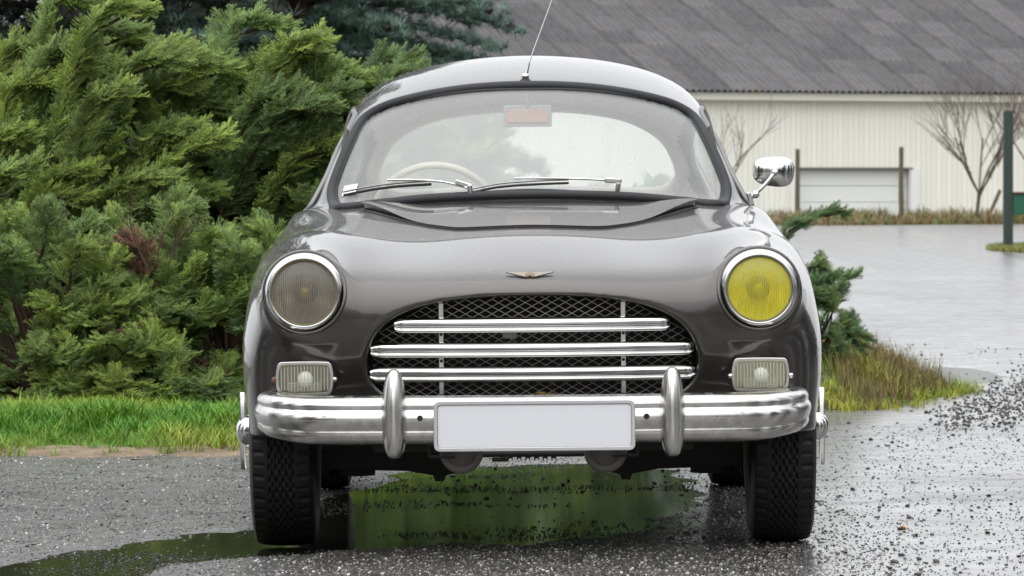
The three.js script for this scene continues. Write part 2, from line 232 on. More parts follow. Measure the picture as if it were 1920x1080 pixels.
const surfY = (x, z) => { let y = 1.6; for (let i = 0; i < 300; i++) { const d = hull(x, y, z); if (d < 1e-5) return y; y -= Math.max(d * 0.6, 2e-5); if (y < 0.2) break; } return y; };
const surfX = (y, z, s) => { let x = 1.0; for (let i = 0; i < 300; i++) { const d = hull(x, y, z); if (d < 1e-5) return x * s; x -= Math.max(d * 0.6, 2e-5); if (x < 0) break; } return x * s; };
const normalAt = (x, y, z, f = hull) => { const e = 1e-3; return V(f(x + e, y, z) - f(x - e, y, z), f(x, y + e, z) - f(x, y - e, z), f(x, y, z + e) - f(x, y, z - e)).normalize(); };
function closedCurve(pts, n) { const c = new THREE.CatmullRomCurve3(pts.map(([a, b]) => V(a, b, 0)), true, 'centripetal'); return c.getSpacedPoints(n).slice(0, n).map((p) => [p.x, p.y]); }
const mirrorPts = (half) => half.concat(half.filter(([a]) => Math.abs(a) > 1e-4).reverse().map(([a, b]) => [-a, b]));
const grilleOutline = closedCurve(mirrorPts([[0, 0.727], [-0.10, 0.7255], [-0.20, 0.718], [-0.29, 0.702], [-0.35, 0.683], [-0.402, 0.653], [-0.440, 0.609], [-0.457, 0.557], [-0.454, 0.522], [-0.438, 0.488], [-0.405, 0.460], [-0.35, 0.447], [-0.2, 0.445], [0, 0.445]]), 120);
const screenOutline = closedCurve(mirrorPts([[0, 1.338], [-0.10, 1.336], [-0.22, 1.326], [-0.36, 1.302], [-0.455, 1.274], [-0.513, 1.237], [-0.550, 1.17], [-0.588, 1.075], [-0.604, 1.02], [-0.600, 0.985], [-0.572, 0.968], [-0.48, 0.975], [-0.30, 0.992], [0, 1.001]]), 140);
const backOutline = closedCurve(mirrorPts([[0, 1.300], [-0.2, 1.290], [-0.36, 1.255], [-0.47, 1.185], [-0.515, 1.10], [-0.522, 1.03], [-0.47, 1.0], [-0.2, 1.0], [0, 1.0]]), 90);
const sideOutline = closedCurve([[-1.02, 0.965], [-1.6, 0.965], [-2.3, 0.965], [-2.72, 0.985], [-2.68, 1.10], [-2.45, 1.215], [-2.1, 1.262], [-1.6, 1.270], [-1.32, 1.235], [-1.15, 1.12]], 90);
function table(poly, h) { const a = poly.map((q) => q[0]), b = poly.map((q) => q[1]), x0 = Math.min(...a) - 0.15, y0 = Math.min(...b) - 0.15, nx = Math.ceil((Math.max(...a) + 0.15 - x0) / h) + 1, ny = Math.ceil((Math.max(...b) + 0.15 - y0) / h) + 1, t = new Float32Array(nx * ny); for (let j = 0; j < ny; j++) for (let i = 0; i < nx; i++) t[j * nx + i] = polyDist(poly, x0 + i * h, y0 + j * h); return (x, y) => { const fx = clamp((x - x0) / h, 0, nx - 1.001), fy = clamp((y - y0) / h, 0, ny - 1.001), i = fx | 0, j = fy | 0, u = fx - i, v = fy - j; return (t[j * nx + i] * (1 - u) + t[j * nx + i + 1] * u) * (1 - v) + (t[(j + 1) * nx + i] * (1 - u) + t[(j + 1) * nx + i + 1] * u) * v; }; }
const tGrille = table(grilleOutline, 0.006), tScreen = table(screenOutline, 0.008), tBack = table(backOutline, 0.01), tSide = table(sideOutline, 0.01);
function bodyField(x, y, z) {
  let d = hull(x, y, z);
  if (d > 0.12) return d;
  if (z > 0.1 && y < 0.85) d = smax(d, -smax(tGrille(x, y), 0.34 - z, 0.01), 0.030);
  if (z > 0.4) { const q = Math.hypot(Math.abs(x) - 0.633, y - 0.741) - 0.1095; d = smax(d, -Math.max(q, 0.49 - z), 0.006); }
  const lower = 0.335 - y + 0.06 * sstep(0.35, 0.62, z) * 0; d = smax(d, lower, 0.015);
  if (y < 0.85) { const ax = Math.abs(x); for (const zc of [0, -2.8]) { const r = Math.hypot(z - zc, y - 0.33) - 0.385 + 0.042 * sstep(0.755, 0.775, ax); d = smax(d, -smax(r, 0.50 - ax, 0.02), 0.012); } }
  return d;
}
function netMesh(f, lo, hi, h, drop) { // surface nets over a sparse grid, vertices moved onto the surface, normals from the field
  const n = [0, 1, 2].map((k) => Math.ceil((hi[k] - lo[k]) / h) + 1), B = 4, nb = n.map((q) => Math.ceil(q / B));
  const val = new Float32Array(n[0] * n[1] * n[2]).fill(1e9), id = (i, j, k) => (k * n[1] + j) * n[0] + i, reach = B * h * 1.9;
  for (let bk = 0; bk < nb[2]; bk++) for (let bj = 0; bj < nb[1]; bj++) for (let bi = 0; bi < nb[0]; bi++) {
    const c = f(lo[0] + (bi + 0.5) * B * h, lo[1] + (bj + 0.5) * B * h, lo[2] + (bk + 0.5) * B * h); if (Math.abs(c) > reach) continue;
    for (let k = bk * B; k <= Math.min(n[2] - 1, bk * B + B); k++) for (let j = bj * B; j <= Math.min(n[1] - 1, bj * B + B); j++) for (let i = bi * B; i <= Math.min(n[0] - 1, bi * B + B); i++) { const q = id(i, j, k); if (val[q] > 1e8) val[q] = f(lo[0] + i * h, lo[1] + j * h, lo[2] + k * h); }
  }
  const vert = new Map(), pos = [], nor = [], uv = [], idx = [];
  const cell = (i, j, k) => {
    const key = id(i, j, k); if (vert.has(key)) return vert.get(key);
    let sx = 0, sy = 0, sz = 0, m = 0; const c = [];
    for (let q = 0; q < 8; q++) { const v = val[id(i + (q & 1), j + ((q >> 1) & 1), k + (q >> 2))]; c.push(v); }
    for (const [a, b] of [[0, 1], [2, 3], [4, 5], [6, 7], [0, 2], [1, 3], [4, 6], [5, 7], [0, 4], [1, 5], [2, 6], [3, 7]]) if ((c[a] < 0) !== (c[b] < 0)) { const t = c[a] / (c[a] - c[b]); sx += (a & 1) + t * ((b & 1) - (a & 1)); sy += ((a >> 1) & 1) + t * (((b >> 1) & 1) - ((a >> 1) & 1)); sz += (a >> 2) + t * ((b >> 2) - (a >> 2)); m++; }
    let x = lo[0] + (i + sx / m) * h, y = lo[1] + (j + sy / m) * h, z = lo[2] + (k + sz / m) * h; const e = 0.0012; let gx, gy, gz;
    for (let s = 0; s < 3; s++) { const v = f(x, y, z); gx = (f(x + e, y, z) - f(x - e, y, z)) / (2 * e); gy = (f(x, y + e, z) - f(x, y - e, z)) / (2 * e); gz = (f(x, y, z + e) - f(x, y, z - e)) / (2 * e); const g2 = gx * gx + gy * gy + gz * gz + 1e-9, st = clamp(v / g2, -h, h) * (s < 2 ? 1 : 0); x -= gx * st; y -= gy * st; z -= gz * st; }
    const l = Math.hypot(gx, gy, gz) || 1; pos.push(x, y, z); nor.push(gx / l, gy / l, gz / l); uv.push(x * 6, (y - z) * 6); const o = pos.length / 3 - 1; vert.set(key, o); return o;
  };
  const quad = (a, b, c, d, flip) => { if (drop) { const cx = (pos[a * 3] + pos[c * 3]) / 2, cy = (pos[a * 3 + 1] + pos[c * 3 + 1]) / 2, cz = (pos[a * 3 + 2] + pos[c * 3 + 2]) / 2; if (drop(cx, cy, cz)) return; } if (flip) idx.push(a, c, b, a, d, c); else idx.push(a, b, c, a, c, d); };
  for (let k = 1; k + 1 < n[2]; k++) for (let j = 1; j + 1 < n[1]; j++) for (let i = 1; i + 1 < n[0]; i++) {
    const v = val[id(i, j, k)]; if (v > 1e8) continue;
    const vx = val[id(i + 1, j, k)], vy = val[id(i, j + 1, k)], vz = val[id(i, j, k + 1)];
    if (vx < 1e8 && (v < 0) !== (vx < 0)) quad(cell(i, j - 1, k - 1), cell(i, j, k - 1), cell(i, j, k), cell(i, j - 1, k), v > 0);
    if (vy < 1e8 && (v < 0) !== (vy < 0)) quad(cell(i - 1, j, k - 1), cell(i - 1, j, k), cell(i, j, k), cell(i, j, k - 1), v > 0);
    if (vz < 1e8 && (v < 0) !== (vz < 0)) quad(cell(i - 1, j - 1, k), cell(i, j - 1, k), cell(i, j, k), cell(i - 1, j, k), v > 0);
  }
  const g = new THREE.BufferGeometry(); g.setAttribute('position', new THREE.Float32BufferAttribute(pos, 3)); g.setAttribute('normal', new THREE.Float32BufferAttribute(nor, 3)); g.setAttribute('uv', new THREE.Float32BufferAttribute(uv, 2)); g.setIndex(idx); return g;
}
const inWindow = (x, y, z) => (z > -1.75 && y > 0.94 && tScreen(x, y) < -0.006) || (z < -2.15 && y > 0.9 && tBack(x, y) < -0.006) || (Math.abs(x) > 0.42 && y > 0.94 && tSide(z, y) < -0.006);
const bodyGeo = netMesh(bodyField, [-0.9, 0.25, -4.0], [0.9, 1.5, 0.78], 0.0105, inWindow);
const bodyMesh = obj('body', bodyGeo, paint, car);
{ // rain beads on the upward faces of the bodywork
  const p = bodyGeo.attributes.position, nn = bodyGeo.attributes.normal, r = rng(88), mats = [], dome = new THREE.SphereGeometry(1, 8, 4, 0, Math.PI * 2, 0, Math.PI / 2);
  for (let k = 0; k < 90000 && mats.length < 16000; k++) { const i = (r() * p.count) | 0, ny = nn.getY(i), x = p.getX(i), y = p.getY(i), z = p.getZ(i); if (ny < 0.22 || z < -2.2 || y < 0.5 || inWindow(x, y, z) || (z < -0.02 && z > -0.68 && Math.abs(x) < 0.5 && y < 1.0)) continue; if (fbm(x * 5, z * 5, y * 5) < -0.25 + 0.35 * r()) continue; const n = V(nn.getX(i), ny, nn.getZ(i)), s = 0.0009 + 0.0017 * r() * r(); const t1 = V(1, 0, 0).cross(n).normalize(), off = V(x, y, z).addScaledVector(t1, (r() - 0.5) * 0.01).add(V((r() - 0.5) * 0.01, 0, 0)); mats.push(new THREE.Matrix4().compose(off, new THREE.Quaternion().setFromUnitVectors(V(0, 1, 0), n), V(s, s * 0.55, s))); }
  inst('rain_beads', dome, phys({ color: 0xffffff, transmission: 1, thickness: 0, roughness: 0.02, ior: 1.33 }), mats, null, car);
}
// lining of the cabin
const liner = std({ color: lin(0.50, 0.47, 0.45), roughness: 0.9 });
obj('cabin_lining', netMesh((x, y, z) => Math.max(hull(x, y, z) + 0.035, z + 0.74 + Math.max(0, y - 0.93) * 0, 0.40 - y, Math.abs(x) - 0.70, -3.2 - z), [-0.9, 0.3, -3.4], [0.9, 1.5, -0.6], 0.014, (x, y, z) => inWindow(x, y, z) || (z > -0.80 && y > 0.95)), liner, car);
// glass
function patch(outline, put, rings = 14) { // fills a star-shaped outline, each point put onto its surface
  const cx = outline.reduce((s, q) => s + q[0], 0) / outline.length, cy = outline.reduce((s, q) => s + q[1], 0) / outline.length, n = outline.length, pos = [], idx = [], uv = [];
  for (let r = 0; r <= rings; r++) for (let i = 0; i < n; i++) { const t = 0.02 + 0.98 * r / rings, a = cx + (outline[i][0] - cx) * t, b = cy + (outline[i][1] - cy) * t; pos.push(...put(a, b)); uv.push(a * 4, b * 4); if (r) { const k = (r - 1) * n, j = (i + 1) % n; idx.push(k + i, k + n + i, k + n + j, k + i, k + n + j, k + j); } }
  for (let i = 1; i + 1 < n; i++) idx.push(0, i, i + 1);
  return geoFrom(pos, idx, uv);
}
const glassFog = canvasLess(256, (i, j) => { const v = 170 + 40 * fbm(i / 40, j / 40, 2); return [v, clamp(v, 60, 255), v]; });
const glass = phys({ color: lin(0.90, 0.92, 0.91), transmission: 0.84, thickness: 0, roughness: 0.38, roughnessMap: glassFog, ior: 1.5 });
const glassRear = phys({ color: lin(0.82, 0.85, 0.84), transmission: 0.92, thickness: 0, roughness: 0.45, specularIntensity: 0.1, ior: 1.5 });
const screenPut = (x, y) => [x, y, surfZ(x, y, 0.2) - 0.006];
const ws = obj('windscreen', patch(screenOutline, screenPut), glass, car);
const gasketPts = screenOutline.filter((_, i) => i % 2 === 0).map(([x, y]) => { const z = surfZ(x, y, 0.2), nrm = normalAt(x, y, z); return V(x, y, z).addScaledVector(nrm, 0.002); });
obj('rubber_gasket', tube(gasketPts, 0.0155, 260, 10, true), rubber, ws);
obj('gasket_bead', tube(gasketPts.map((p) => { const q = V(0, 1.15, 0); const dx = q.x - p.x, dy = q.y - p.y, l = Math.hypot(dx, dy); return V(p.x + dx / l * 0.013, p.y + dy / l * 0.013, p.z + 0.005 - dy / l * 0.013); }), 0.0065, 260, 8, true), rubber, ws);
const rw = obj('rear_window', patch(backOutline, (x, y) => { let z = -4; for (let i = 0; i < 400; i++) { const d = hull(x, y, z); if (d < 1e-5) break; z += Math.max(d * 0.6, 2e-5); } return [x, y, z + 0.004]; }), glassRear, car);
obj('rubber_gasket', tube(backOutline.filter((_, i) => i % 3 === 0).map(([x, y]) => { let z = -4; for (let i = 0; i < 400; i++) { const d = hull(x, y, z); if (d < 1e-5) break; z += Math.max(d * 0.6, 2e-5); } return V(x, y, z); }), 0.016, 160, 8, true), rubber, rw);
obj('window_surround', tube(backOutline.filter((_, i) => i % 3 === 0).map(([x, y]) => { let z = -4; for (let i = 0; i < 400; i++) { const d = hull(x, y, z); if (d < 1e-5) break; z += Math.max(d * 0.6, 2e-5); } return V(x, y, z + 0.05); }), 0.026, 160, 8, true), liner, rw);
for (const s of [-1, 1]) {
  const sw = obj('side_window', patch(sideOutline, (z, y) => [surfX(y, z, s) - s * 0.006, y, z]), glass, car);
  obj('window_trim', tube(sideOutline.filter((_, i) => i % 3 === 0).map(([z, y]) => V(surfX(y, z, s), y, z)), 0.009, 140, 8, true), std({ color: lin(0.22, 0.22, 0.22), metalness: 0.9, roughness: 0.45 }), sw);
}
// bonnet panel lying in the scuttle, its lips slightly raised towards the corners
{
  const half = [[0, 0.005], [-0.12, 0.003], [-0.20, -0.02], [-0.26, -0.09], [-0.33, -0.20], [-0.41, -0.36], [-0.475, -0.52], [-0.505, -0.60], [-0.46, -0.63], [-0.34, -0.655], [-0.2, -0.67], [0, -0.675]];
  const out = closedCurve(mirrorPts(half), 150), cx = 0, cz = out.reduce((s, q) => s + q[1], 0) / out.length;
  const rise = (x, z) => 0.007 + 0.018 * sstep(0.30, 0.50, Math.abs(x)) * sstep(-0.1, -0.4, z);
  const g = patch(out, (x, z) => [x, surfY(x, z) + rise(x, z), z], 22);
  const n = out.length, pos = [], idx = [], uv = [];   // turned-down lip
  for (let i = 0; i < n; i++) { const [x, z] = out[i], y = surfY(x, z), k = 0.987; pos.push(x, y + rise(x, z), z, x * k, y + rise(x, z) - 0.004, cz + (z - cz) * k, x * 0.97, y - 0.004, cz + (z - cz) * 0.97); uv.push(0, 0, 0, 0, 0, 0); const j = (i + 1) % n; for (let q = 0; q < 2; q++) idx.push(i * 3 + q, i * 3 + q + 1, j * 3 + q, j * 3 + q, i * 3 + q + 1, j * 3 + q + 1); }
  const hp = obj('bonnet_panel', merge([g, geoFrom(pos, idx, uv)]), paint, car);
  obj('shut_line_seal', tube(out.filter((_, i) => i % 2 === 0).map(([x, z]) => V(x * 0.992, surfY(x * 0.992, cz + (z - cz) * 0.992) + 0.0005, cz + (z - cz) * 0.992)), 0.0045, 220, 6, true), blackMat, hp);
}
// drip rail along pillar and roof edge
for (const s of [-1, 1]) {
  const pts = []; for (let i = 0; i <= 40; i++) { const z = mixn(-0.905, -2.42, Math.pow(i / 40, 1.3)), pil = 0.985 - (z + 0.90) / 1.12, yr = 1.284 - 0.19 * (z + 1.9) * (z + 1.9); const y = smin(pil, yr, 0.08); pts.push(V(surfX(y, z, s) + s * 0.004, y, z)); }
  obj('drip_rail', tube(pts, 0.008, 120, 8), blackMat, car);
}
// headlamps
const ribMap = canvasLess(256, (i, j) => { const v = 128 + 127 * Math.sin(i / 256 * Math.PI * 2 * 30); return [v, v, v]; });
const faceTexY = (yellow) => canvasLess(128, (i, j) => { const n = 0.9 + 0.2 * fbm(i / 12, j / 12, yellow ? 3 : 7); return [255 * clamp(n, 0, 1), 255 * clamp(n, 0, 1), 255 * clamp(n, 0, 1)]; }, true);
for (const s of [-1, 1]) {
  const hl = new THREE.Group(); hl.name = 'headlight'; car.add(hl); hl.position.set(s * 0.633, 0.741, 0.540); hl.rotation.y = s * 0.03;
  hl.userData.label = s > 0 ? 'bright yellow headlight in a chrome rim' : 'smoky brown faded headlight in a chrome rim';
  obj('rim', latheZ([[0.1115, -0.06], [0.1115, -0.005], [0.1095, 0.010], [0.104, 0.022], [0.098, 0.028], [0.0935, 0.029], [0.0925, 0.025], [0.0925, 0.012]], 72), chrome, hl);
  { const ring = []; for (let i = 0; i < 72; i++) { const a = i / 72 * Math.PI * 2, x = 0.633 + 0.1135 * Math.cos(a), y = 0.741 + 0.1135 * Math.sin(a), z = surfZ(x, y); ring.push(V(s * x, y, z - 0.001)); } obj('lamp_collar', tube(ring, 0.0058, 180, 8, true), paint, car); }
  obj('lens_seal', latheZ([[0.0925, 0.020], [0.0915, 0.0235], [0.0885, 0.0235], [0.0875, 0.018]], 64), std({ color: s > 0 ? lin(0.20, 0.19, 0.13) : lin(0.22, 0.19, 0.09), roughness: 0.5 }), hl);
  const lensPts = []; for (let i = 0; i <= 14; i++) { const r = 0.0895 * i / 14; lensPts.push([Math.max(r, 1e-4), 0.018 + 0.020 * (1 - (r / 0.0895) ** 2)]); }
  const lensG = latheZ(lensPts, 64); { const p = lensG.attributes.position, uv = lensG.attributes.uv; for (let i = 0; i < p.count; i++) uv.setXY(i, p.getX(i) / 0.18 + 0.5, p.getY(i) / 0.18 + 0.5); }
  obj('lens', lensG, phys({ color: s > 0 ? lin(0.99, 0.95, 0.16) : lin(0.83, 0.80, 0.73), transmission: s > 0 ? 0.72 : 0.86, thickness: 0, roughness: 0.22, ior: 1.5, bumpMap: ribMap, bumpScale: 0.0007 }), hl);
  const flutes = []; for (let i = -15; i <= 15; i++) { const x = i * 0.0054, hh = Math.sqrt(Math.max(0, 0.083 * 0.083 - x * x)), lo = -hh * (0.55 + 0.45 * ((i * 7 & 3) / 3)), hi = hh * 0.62 * (Math.abs(i) < 9 ? 1 : 0.25), zf = (y) => 0.0395 - 0.020 * (x * x + y * y) / 0.008; for (let k = 0; k < 5; k++) { const y0 = mixn(lo, hi, k / 5), y1 = mixn(lo, hi, (k + 1) / 5); flutes.push(bar(V(x, y0, zf(y0)), V(x, y1, zf(y1)), 0.0012, 0.0012, 5)); } }
  obj('lens_flutes', merge(flutes), phys({ color: s > 0 ? lin(0.98, 0.93, 0.35) : lin(0.74, 0.70, 0.62), transmission: 0.85, thickness: 0, roughness: 0.3 }), hl);
  const bowl = []; for (let i = 0; i <= 18; i++) { const r = 0.088 * i / 18; bowl.push([Math.max(r, 1e-4), -0.062 + 0.078 * (r / 0.088) ** 2]); }
  const bowlG = latheZ(bowl, 56); { const p = bowlG.attributes.position, uv = bowlG.attributes.uv; for (let i = 0; i < p.count; i++) uv.setXY(i, p.getX(i) / 0.18 + 0.5, p.getY(i) / 0.18 + 0.5); }
  obj('reflector', bowlG, s > 0 ? std({ color: lin(0.93, 0.92, 0.80), metalness: 0.4, roughness: 0.40, bumpMap: ribMap, bumpScale: 0.0025 }) : std({ color: lin(0.44, 0.41, 0.37), metalness: 0.7, roughness: 0.40, bumpMap: ribMap, bumpScale: 0.0022 }), hl);
  obj('bulb_cap', latheZ([[0.0001, 0.004], [0.010, 0.002], [0.016, -0.006], [0.017, -0.03], [0.012, -0.05]], 24), std({ color: s > 0 ? lin(0.35, 0.32, 0.10) : lin(0.40, 0.33, 0.03), metalness: 0.6, roughness: 0.3 }), hl);
  const sc = obj('rim_screw', latheZ([[0.0001, 0.006], [0.005, 0.005], [0.007, 0.001], [0.007, -0.004]], 14), chromeWorn, hl); sc.position.set(0, -0.116, 0.006);
}
// fog lamps
function fogOutline(w, h) { const sh = new THREE.Shape(); const a = w / 2, b = h / 2; sh.moveTo(-a * 0.80, b); sh.quadraticCurveTo(0, b * 1.06, a * 0.80, b); sh.quadraticCurveTo(a * 0.92, b * 0.98, a * 0.96, b * 0.62); sh.quadraticCurveTo(a * 1.03, 0, a * 0.96, -b * 0.62); sh.quadraticCurveTo(a * 0.92, -b * 0.98, a * 0.80, -b); sh.quadraticCurveTo(0, -b * 1.06, -a * 0.80, -b); sh.quadraticCurveTo(-a * 0.92, -b * 0.98, -a * 0.96, -b * 0.62); sh.quadraticCurveTo(-a * 1.03, 0, -a * 0.96, b * 0.62); sh.quadraticCurveTo(-a * 0.92, b * 0.98, -a * 0.80, b); return sh; }
for (const s of [-1, 1]) {
  const fl = new THREE.Group(); fl.name = 'fog_lamp'; car.add(fl); fl.position.set(s * 0.634, 0.502, surfZ(0.634, 0.502) + 0.055);
  const ringS = fogOutline(0.158, 0.089), hole = fogOutline(0.146, 0.078); ringS.holes.push(hole);
  obj('casing', new THREE.ExtrudeGeometry(fogOutline(0.150, 0.082), { depth: 0.10, bevelEnabled: false, curveSegments: 10 }).translate(0, 0, -0.135), underMat, fl);
  obj('rim', new THREE.ExtrudeGeometry(ringS, { depth: 0.014, bevelEnabled: true, bevelSize: 0.002, bevelThickness: 0.002, bevelSegments: 3, curveSegments: 12 }).translate(0, 0, -0.012), chromeWorn, fl);
  const back = new THREE.ShapeGeometry(hole, 10); back.translate(0, 0, -0.030);
  obj('reflector', back, std({ color: s > 0 ? lin(0.62, 0.62, 0.52) : lin(0.46, 0.44, 0.40), metalness: 1, roughness: 0.18 }), fl);
  const lens = new THREE.ExtrudeGeometry(hole, { depth: 0.004, bevelEnabled: true, bevelSize: 0.001, bevelThickness: 0.004, bevelSegments: 3, curveSegments: 10 });
  obj('lens', lens, phys({ color: lin(0.95, 0.95, 0.90), transmission: 1, thickness: 0, roughness: 0.15, ior: 1.5 }), fl);
  const ribs = []; for (let i = -7; i <= 7; i++) { const hh = 0.072 - Math.abs(i) * 0.0009; ribs.push(bar(V(i * 0.0092, -hh / 2 + 0.001, 0.007), V(i * 0.0092, hh / 2 - 0.001, 0.007), 0.0012, 0.0012, 5)); }
  for (let k = 0; k < 5; k++) ribs.push(bar(V(-0.045, -0.012 - k * 0.0055, 0.007), V(0.045, -0.012 - k * 0.0055, 0.007), 0.0009, 0.0009, 5));
  obj('lens_ribs', merge(ribs), phys({ color: lin(0.9, 0.9, 0.86), transmission: 0.6, thickness: 0, roughness: 0.35 }), fl);
  obj('bulb', new THREE.SphereGeometry(0.022, 24, 16).scale(1, 1.05, 0.7).translate(0.002, -0.002, -0.010), phys({ color: lin(0.86, 0.88, 0.85), roughness: 0.25, clearcoat: 0.6 }), fl);
  for (const q of [-1, 1]) { const ear = merge([latheZ([[0.0001, 0.010], [0.005, 0.009], [0.008, 0.004], [0.009, -0.006]], 14)]); ear.translate(q * 0.084, -0.003, -0.002); obj('screw', ear, s < 0 && q < 0 ? std({ color: lin(0.16, 0.07, 0.04), roughness: 0.85 }) : chromeWorn, fl); }
}
// grille
{
  const gr = new THREE.Group(); gr.name = 'grille'; car.add(gr);
  const zAt = (x) => 0.630 - 0.36 * x * x;
  const gBar = (y, half, name) => { // a twin moulding: a rounded bar over a thin lower lip
    const prof = [[-0.012, 0.0165], [0.004, 0.0165], [0.016, 0.012], [0.021, 0.004], [0.019, -0.003], [0.011, -0.0075], [0.009, -0.010], [0.0135, -0.0125], [0.0145, -0.017], [0.011, -0.0215], [-0.004, -0.023], [-0.012, -0.022]];
    const pos = [], idx = [], uv = [], n = 60, m = prof.length;
    for (let i = 0; i <= n; i++) { const t = i / n * 2 - 1, x = half * t, e = Math.pow(Math.abs(t), 60), k = 1.12 - 0.40 * sstep(0.97, 1, Math.abs(t)); for (const [o, dy] of prof) { pos.push(x, y + dy * (dy > 0 ? k : k), zAt(x) + o * k - 0.006); uv.push(i, 0); } }
    for (let i = 0; i < n; i++) for (let q = 0; q + 1 < m; q++) { const a = i * m + q; idx.push(a, a + 1, a + m, a + m, a + 1, a + m + 1); }
    for (const e of [0, n]) for (let q = 1; q + 1 < m; q++) idx.push(e * m, e * m + q, e * m + q + 1);
    return obj('bar', geoFrom(pos, idx, uv), chrome, gr);
  };
  gBar(0.6505, 0.383); gBar(0.582, 0.450); gBar(0.515, 0.452);
  for (const s of [-1, 1]) {
    const x = s * 0.253; const post = obj('post', merge([new RoundedBoxGeometry(0.014, 0.255, 0.006, 2, 0.002).translate(x, 0.582, zAt(x) - 0.022)]), chromeWorn, gr);
    for (const y of [0.622, 0.548]) { const sc = obj('screw', latheZ([[0.0001, 0.004], [0.004, 0.003], [0.0045, 0]], 12), blackMat, post); sc.position.set(x, y, zAt(x) - 0.0185); }
  }
  // expanded mesh: zigzag wires that meet at their corners
  const wires = [], pitch = 0.037, rowH = 0.0205, zM = (x) => zAt(x) - 0.045;
  for (let w = 0; w < 30; w++) {
    const yw = 0.437 + w * rowH / 2; let run = [];
    const flush = () => { for (let i = 0; i + 1 < run.length; i++) wires.push(bar(run[i], run[i + 1], 0.0010, 0.0010, 4)); run = []; };
    for (let k = -26; k <= 26; k++) { const x = k * pitch / 2, y = yw + ((k + w) & 1 ? rowH / 4 : -rowH / 4); if (tGrille(x, y) < 0.004) run.push(V(x, y, zM(x) + ((k + w) & 1 ? 0.002 : -0.001))); else flush(); }
    flush();
  }
  obj('wire_mesh', merge(wires), std({ color: lin(0.55, 0.53, 0.48), metalness: 0.75, roughness: 0.42 }), gr);
  obj('maker_plate', new RoundedBoxGeometry(0.040, 0.0175, 0.004, 2, 0.001).translate(-0.062, 0.6185, zAt(0) - 0.034), std({ color: lin(0.42, 0.41, 0.38), metalness: 0.7, roughness: 0.5, bumpMap: canvasLess(64, (i, j) => { const v = (N3(i / 3, j / 4, 2) > 0.05 && (j % 21) > 5) ? 220 : 30; return [v, v, v]; }), bumpScale: 0.003 }), gr);
  const ductBack = box(1.1, 0.40, 0.02, 0, 0.59, 0.36); obj('radiator_core', ductBack, blackMat, gr);
  // small brass fitting seen low behind the mesh
  obj('brass_fitting', merge([bar(V(0.012, 0.456, zAt(0) - 0.05), V(0.035, 0.456, zAt(0) - 0.05), 0.006), bar(V(0.037, 0.455, zAt(0) - 0.05), V(0.062, 0.453, zAt(0) - 0.055), 0.004)]), std({ color: lin(0.35, 0.24, 0.06), metalness: 0.8, roughness: 0.4 }), gr);
  const rimPts = grilleOutline.filter((_, i) => i % 2 === 0).map(([x, y]) => V(x, y, surfZ(x, y) - 0.004));
}
// winged badge
{
  const bd = new THREE.Group(); bd.name = 'wing_badge'; car.add(bd); const z = surfZ(0, 0.784), nrm = normalAt(0, 0.784, z);
  bd.position.set(-0.005, 0.784, z + 0.004); bd.rotation.x = -Math.asin(nrm.y) * 0.75;
  const metal = std({ color: lin(0.27, 0.245, 0.21), metalness: 0.9, roughness: 0.45 });
  for (const s of [-1, 1]) { for (let k = 0; k < 4; k++) { const sh = new THREE.Shape(); const L = 0.066 - k * 0.013, y0 = 0.010 - k * 0.0048; sh.moveTo(0.004 * s, y0 - 0.0005); sh.lineTo(s * L, y0 + 0.0012 * (3 - k) * 0.5); sh.lineTo(s * (L - 0.010), y0 - 0.0042); sh.lineTo(s * 0.004, y0 - 0.0046); obj('feather', new THREE.ExtrudeGeometry(sh, { depth: 0.0025 + 0.0006 * k, bevelEnabled: true, bevelSize: 0.0004, bevelThickness: 0.0005, bevelSegments: 1 }).applyMatrix4(new THREE.Matrix4().makeShear(0, 0, 0, 0, 0, 0)), metal, bd); } }
  obj('badge_centre', new RoundedBoxGeometry(0.026, 0.012, 0.006, 2, 0.002).translate(0, -0.001, 0.003), std({ color: lin(0.22, 0.17, 0.12), metalness: 0.7, roughness: 0.5 }), bd);
}
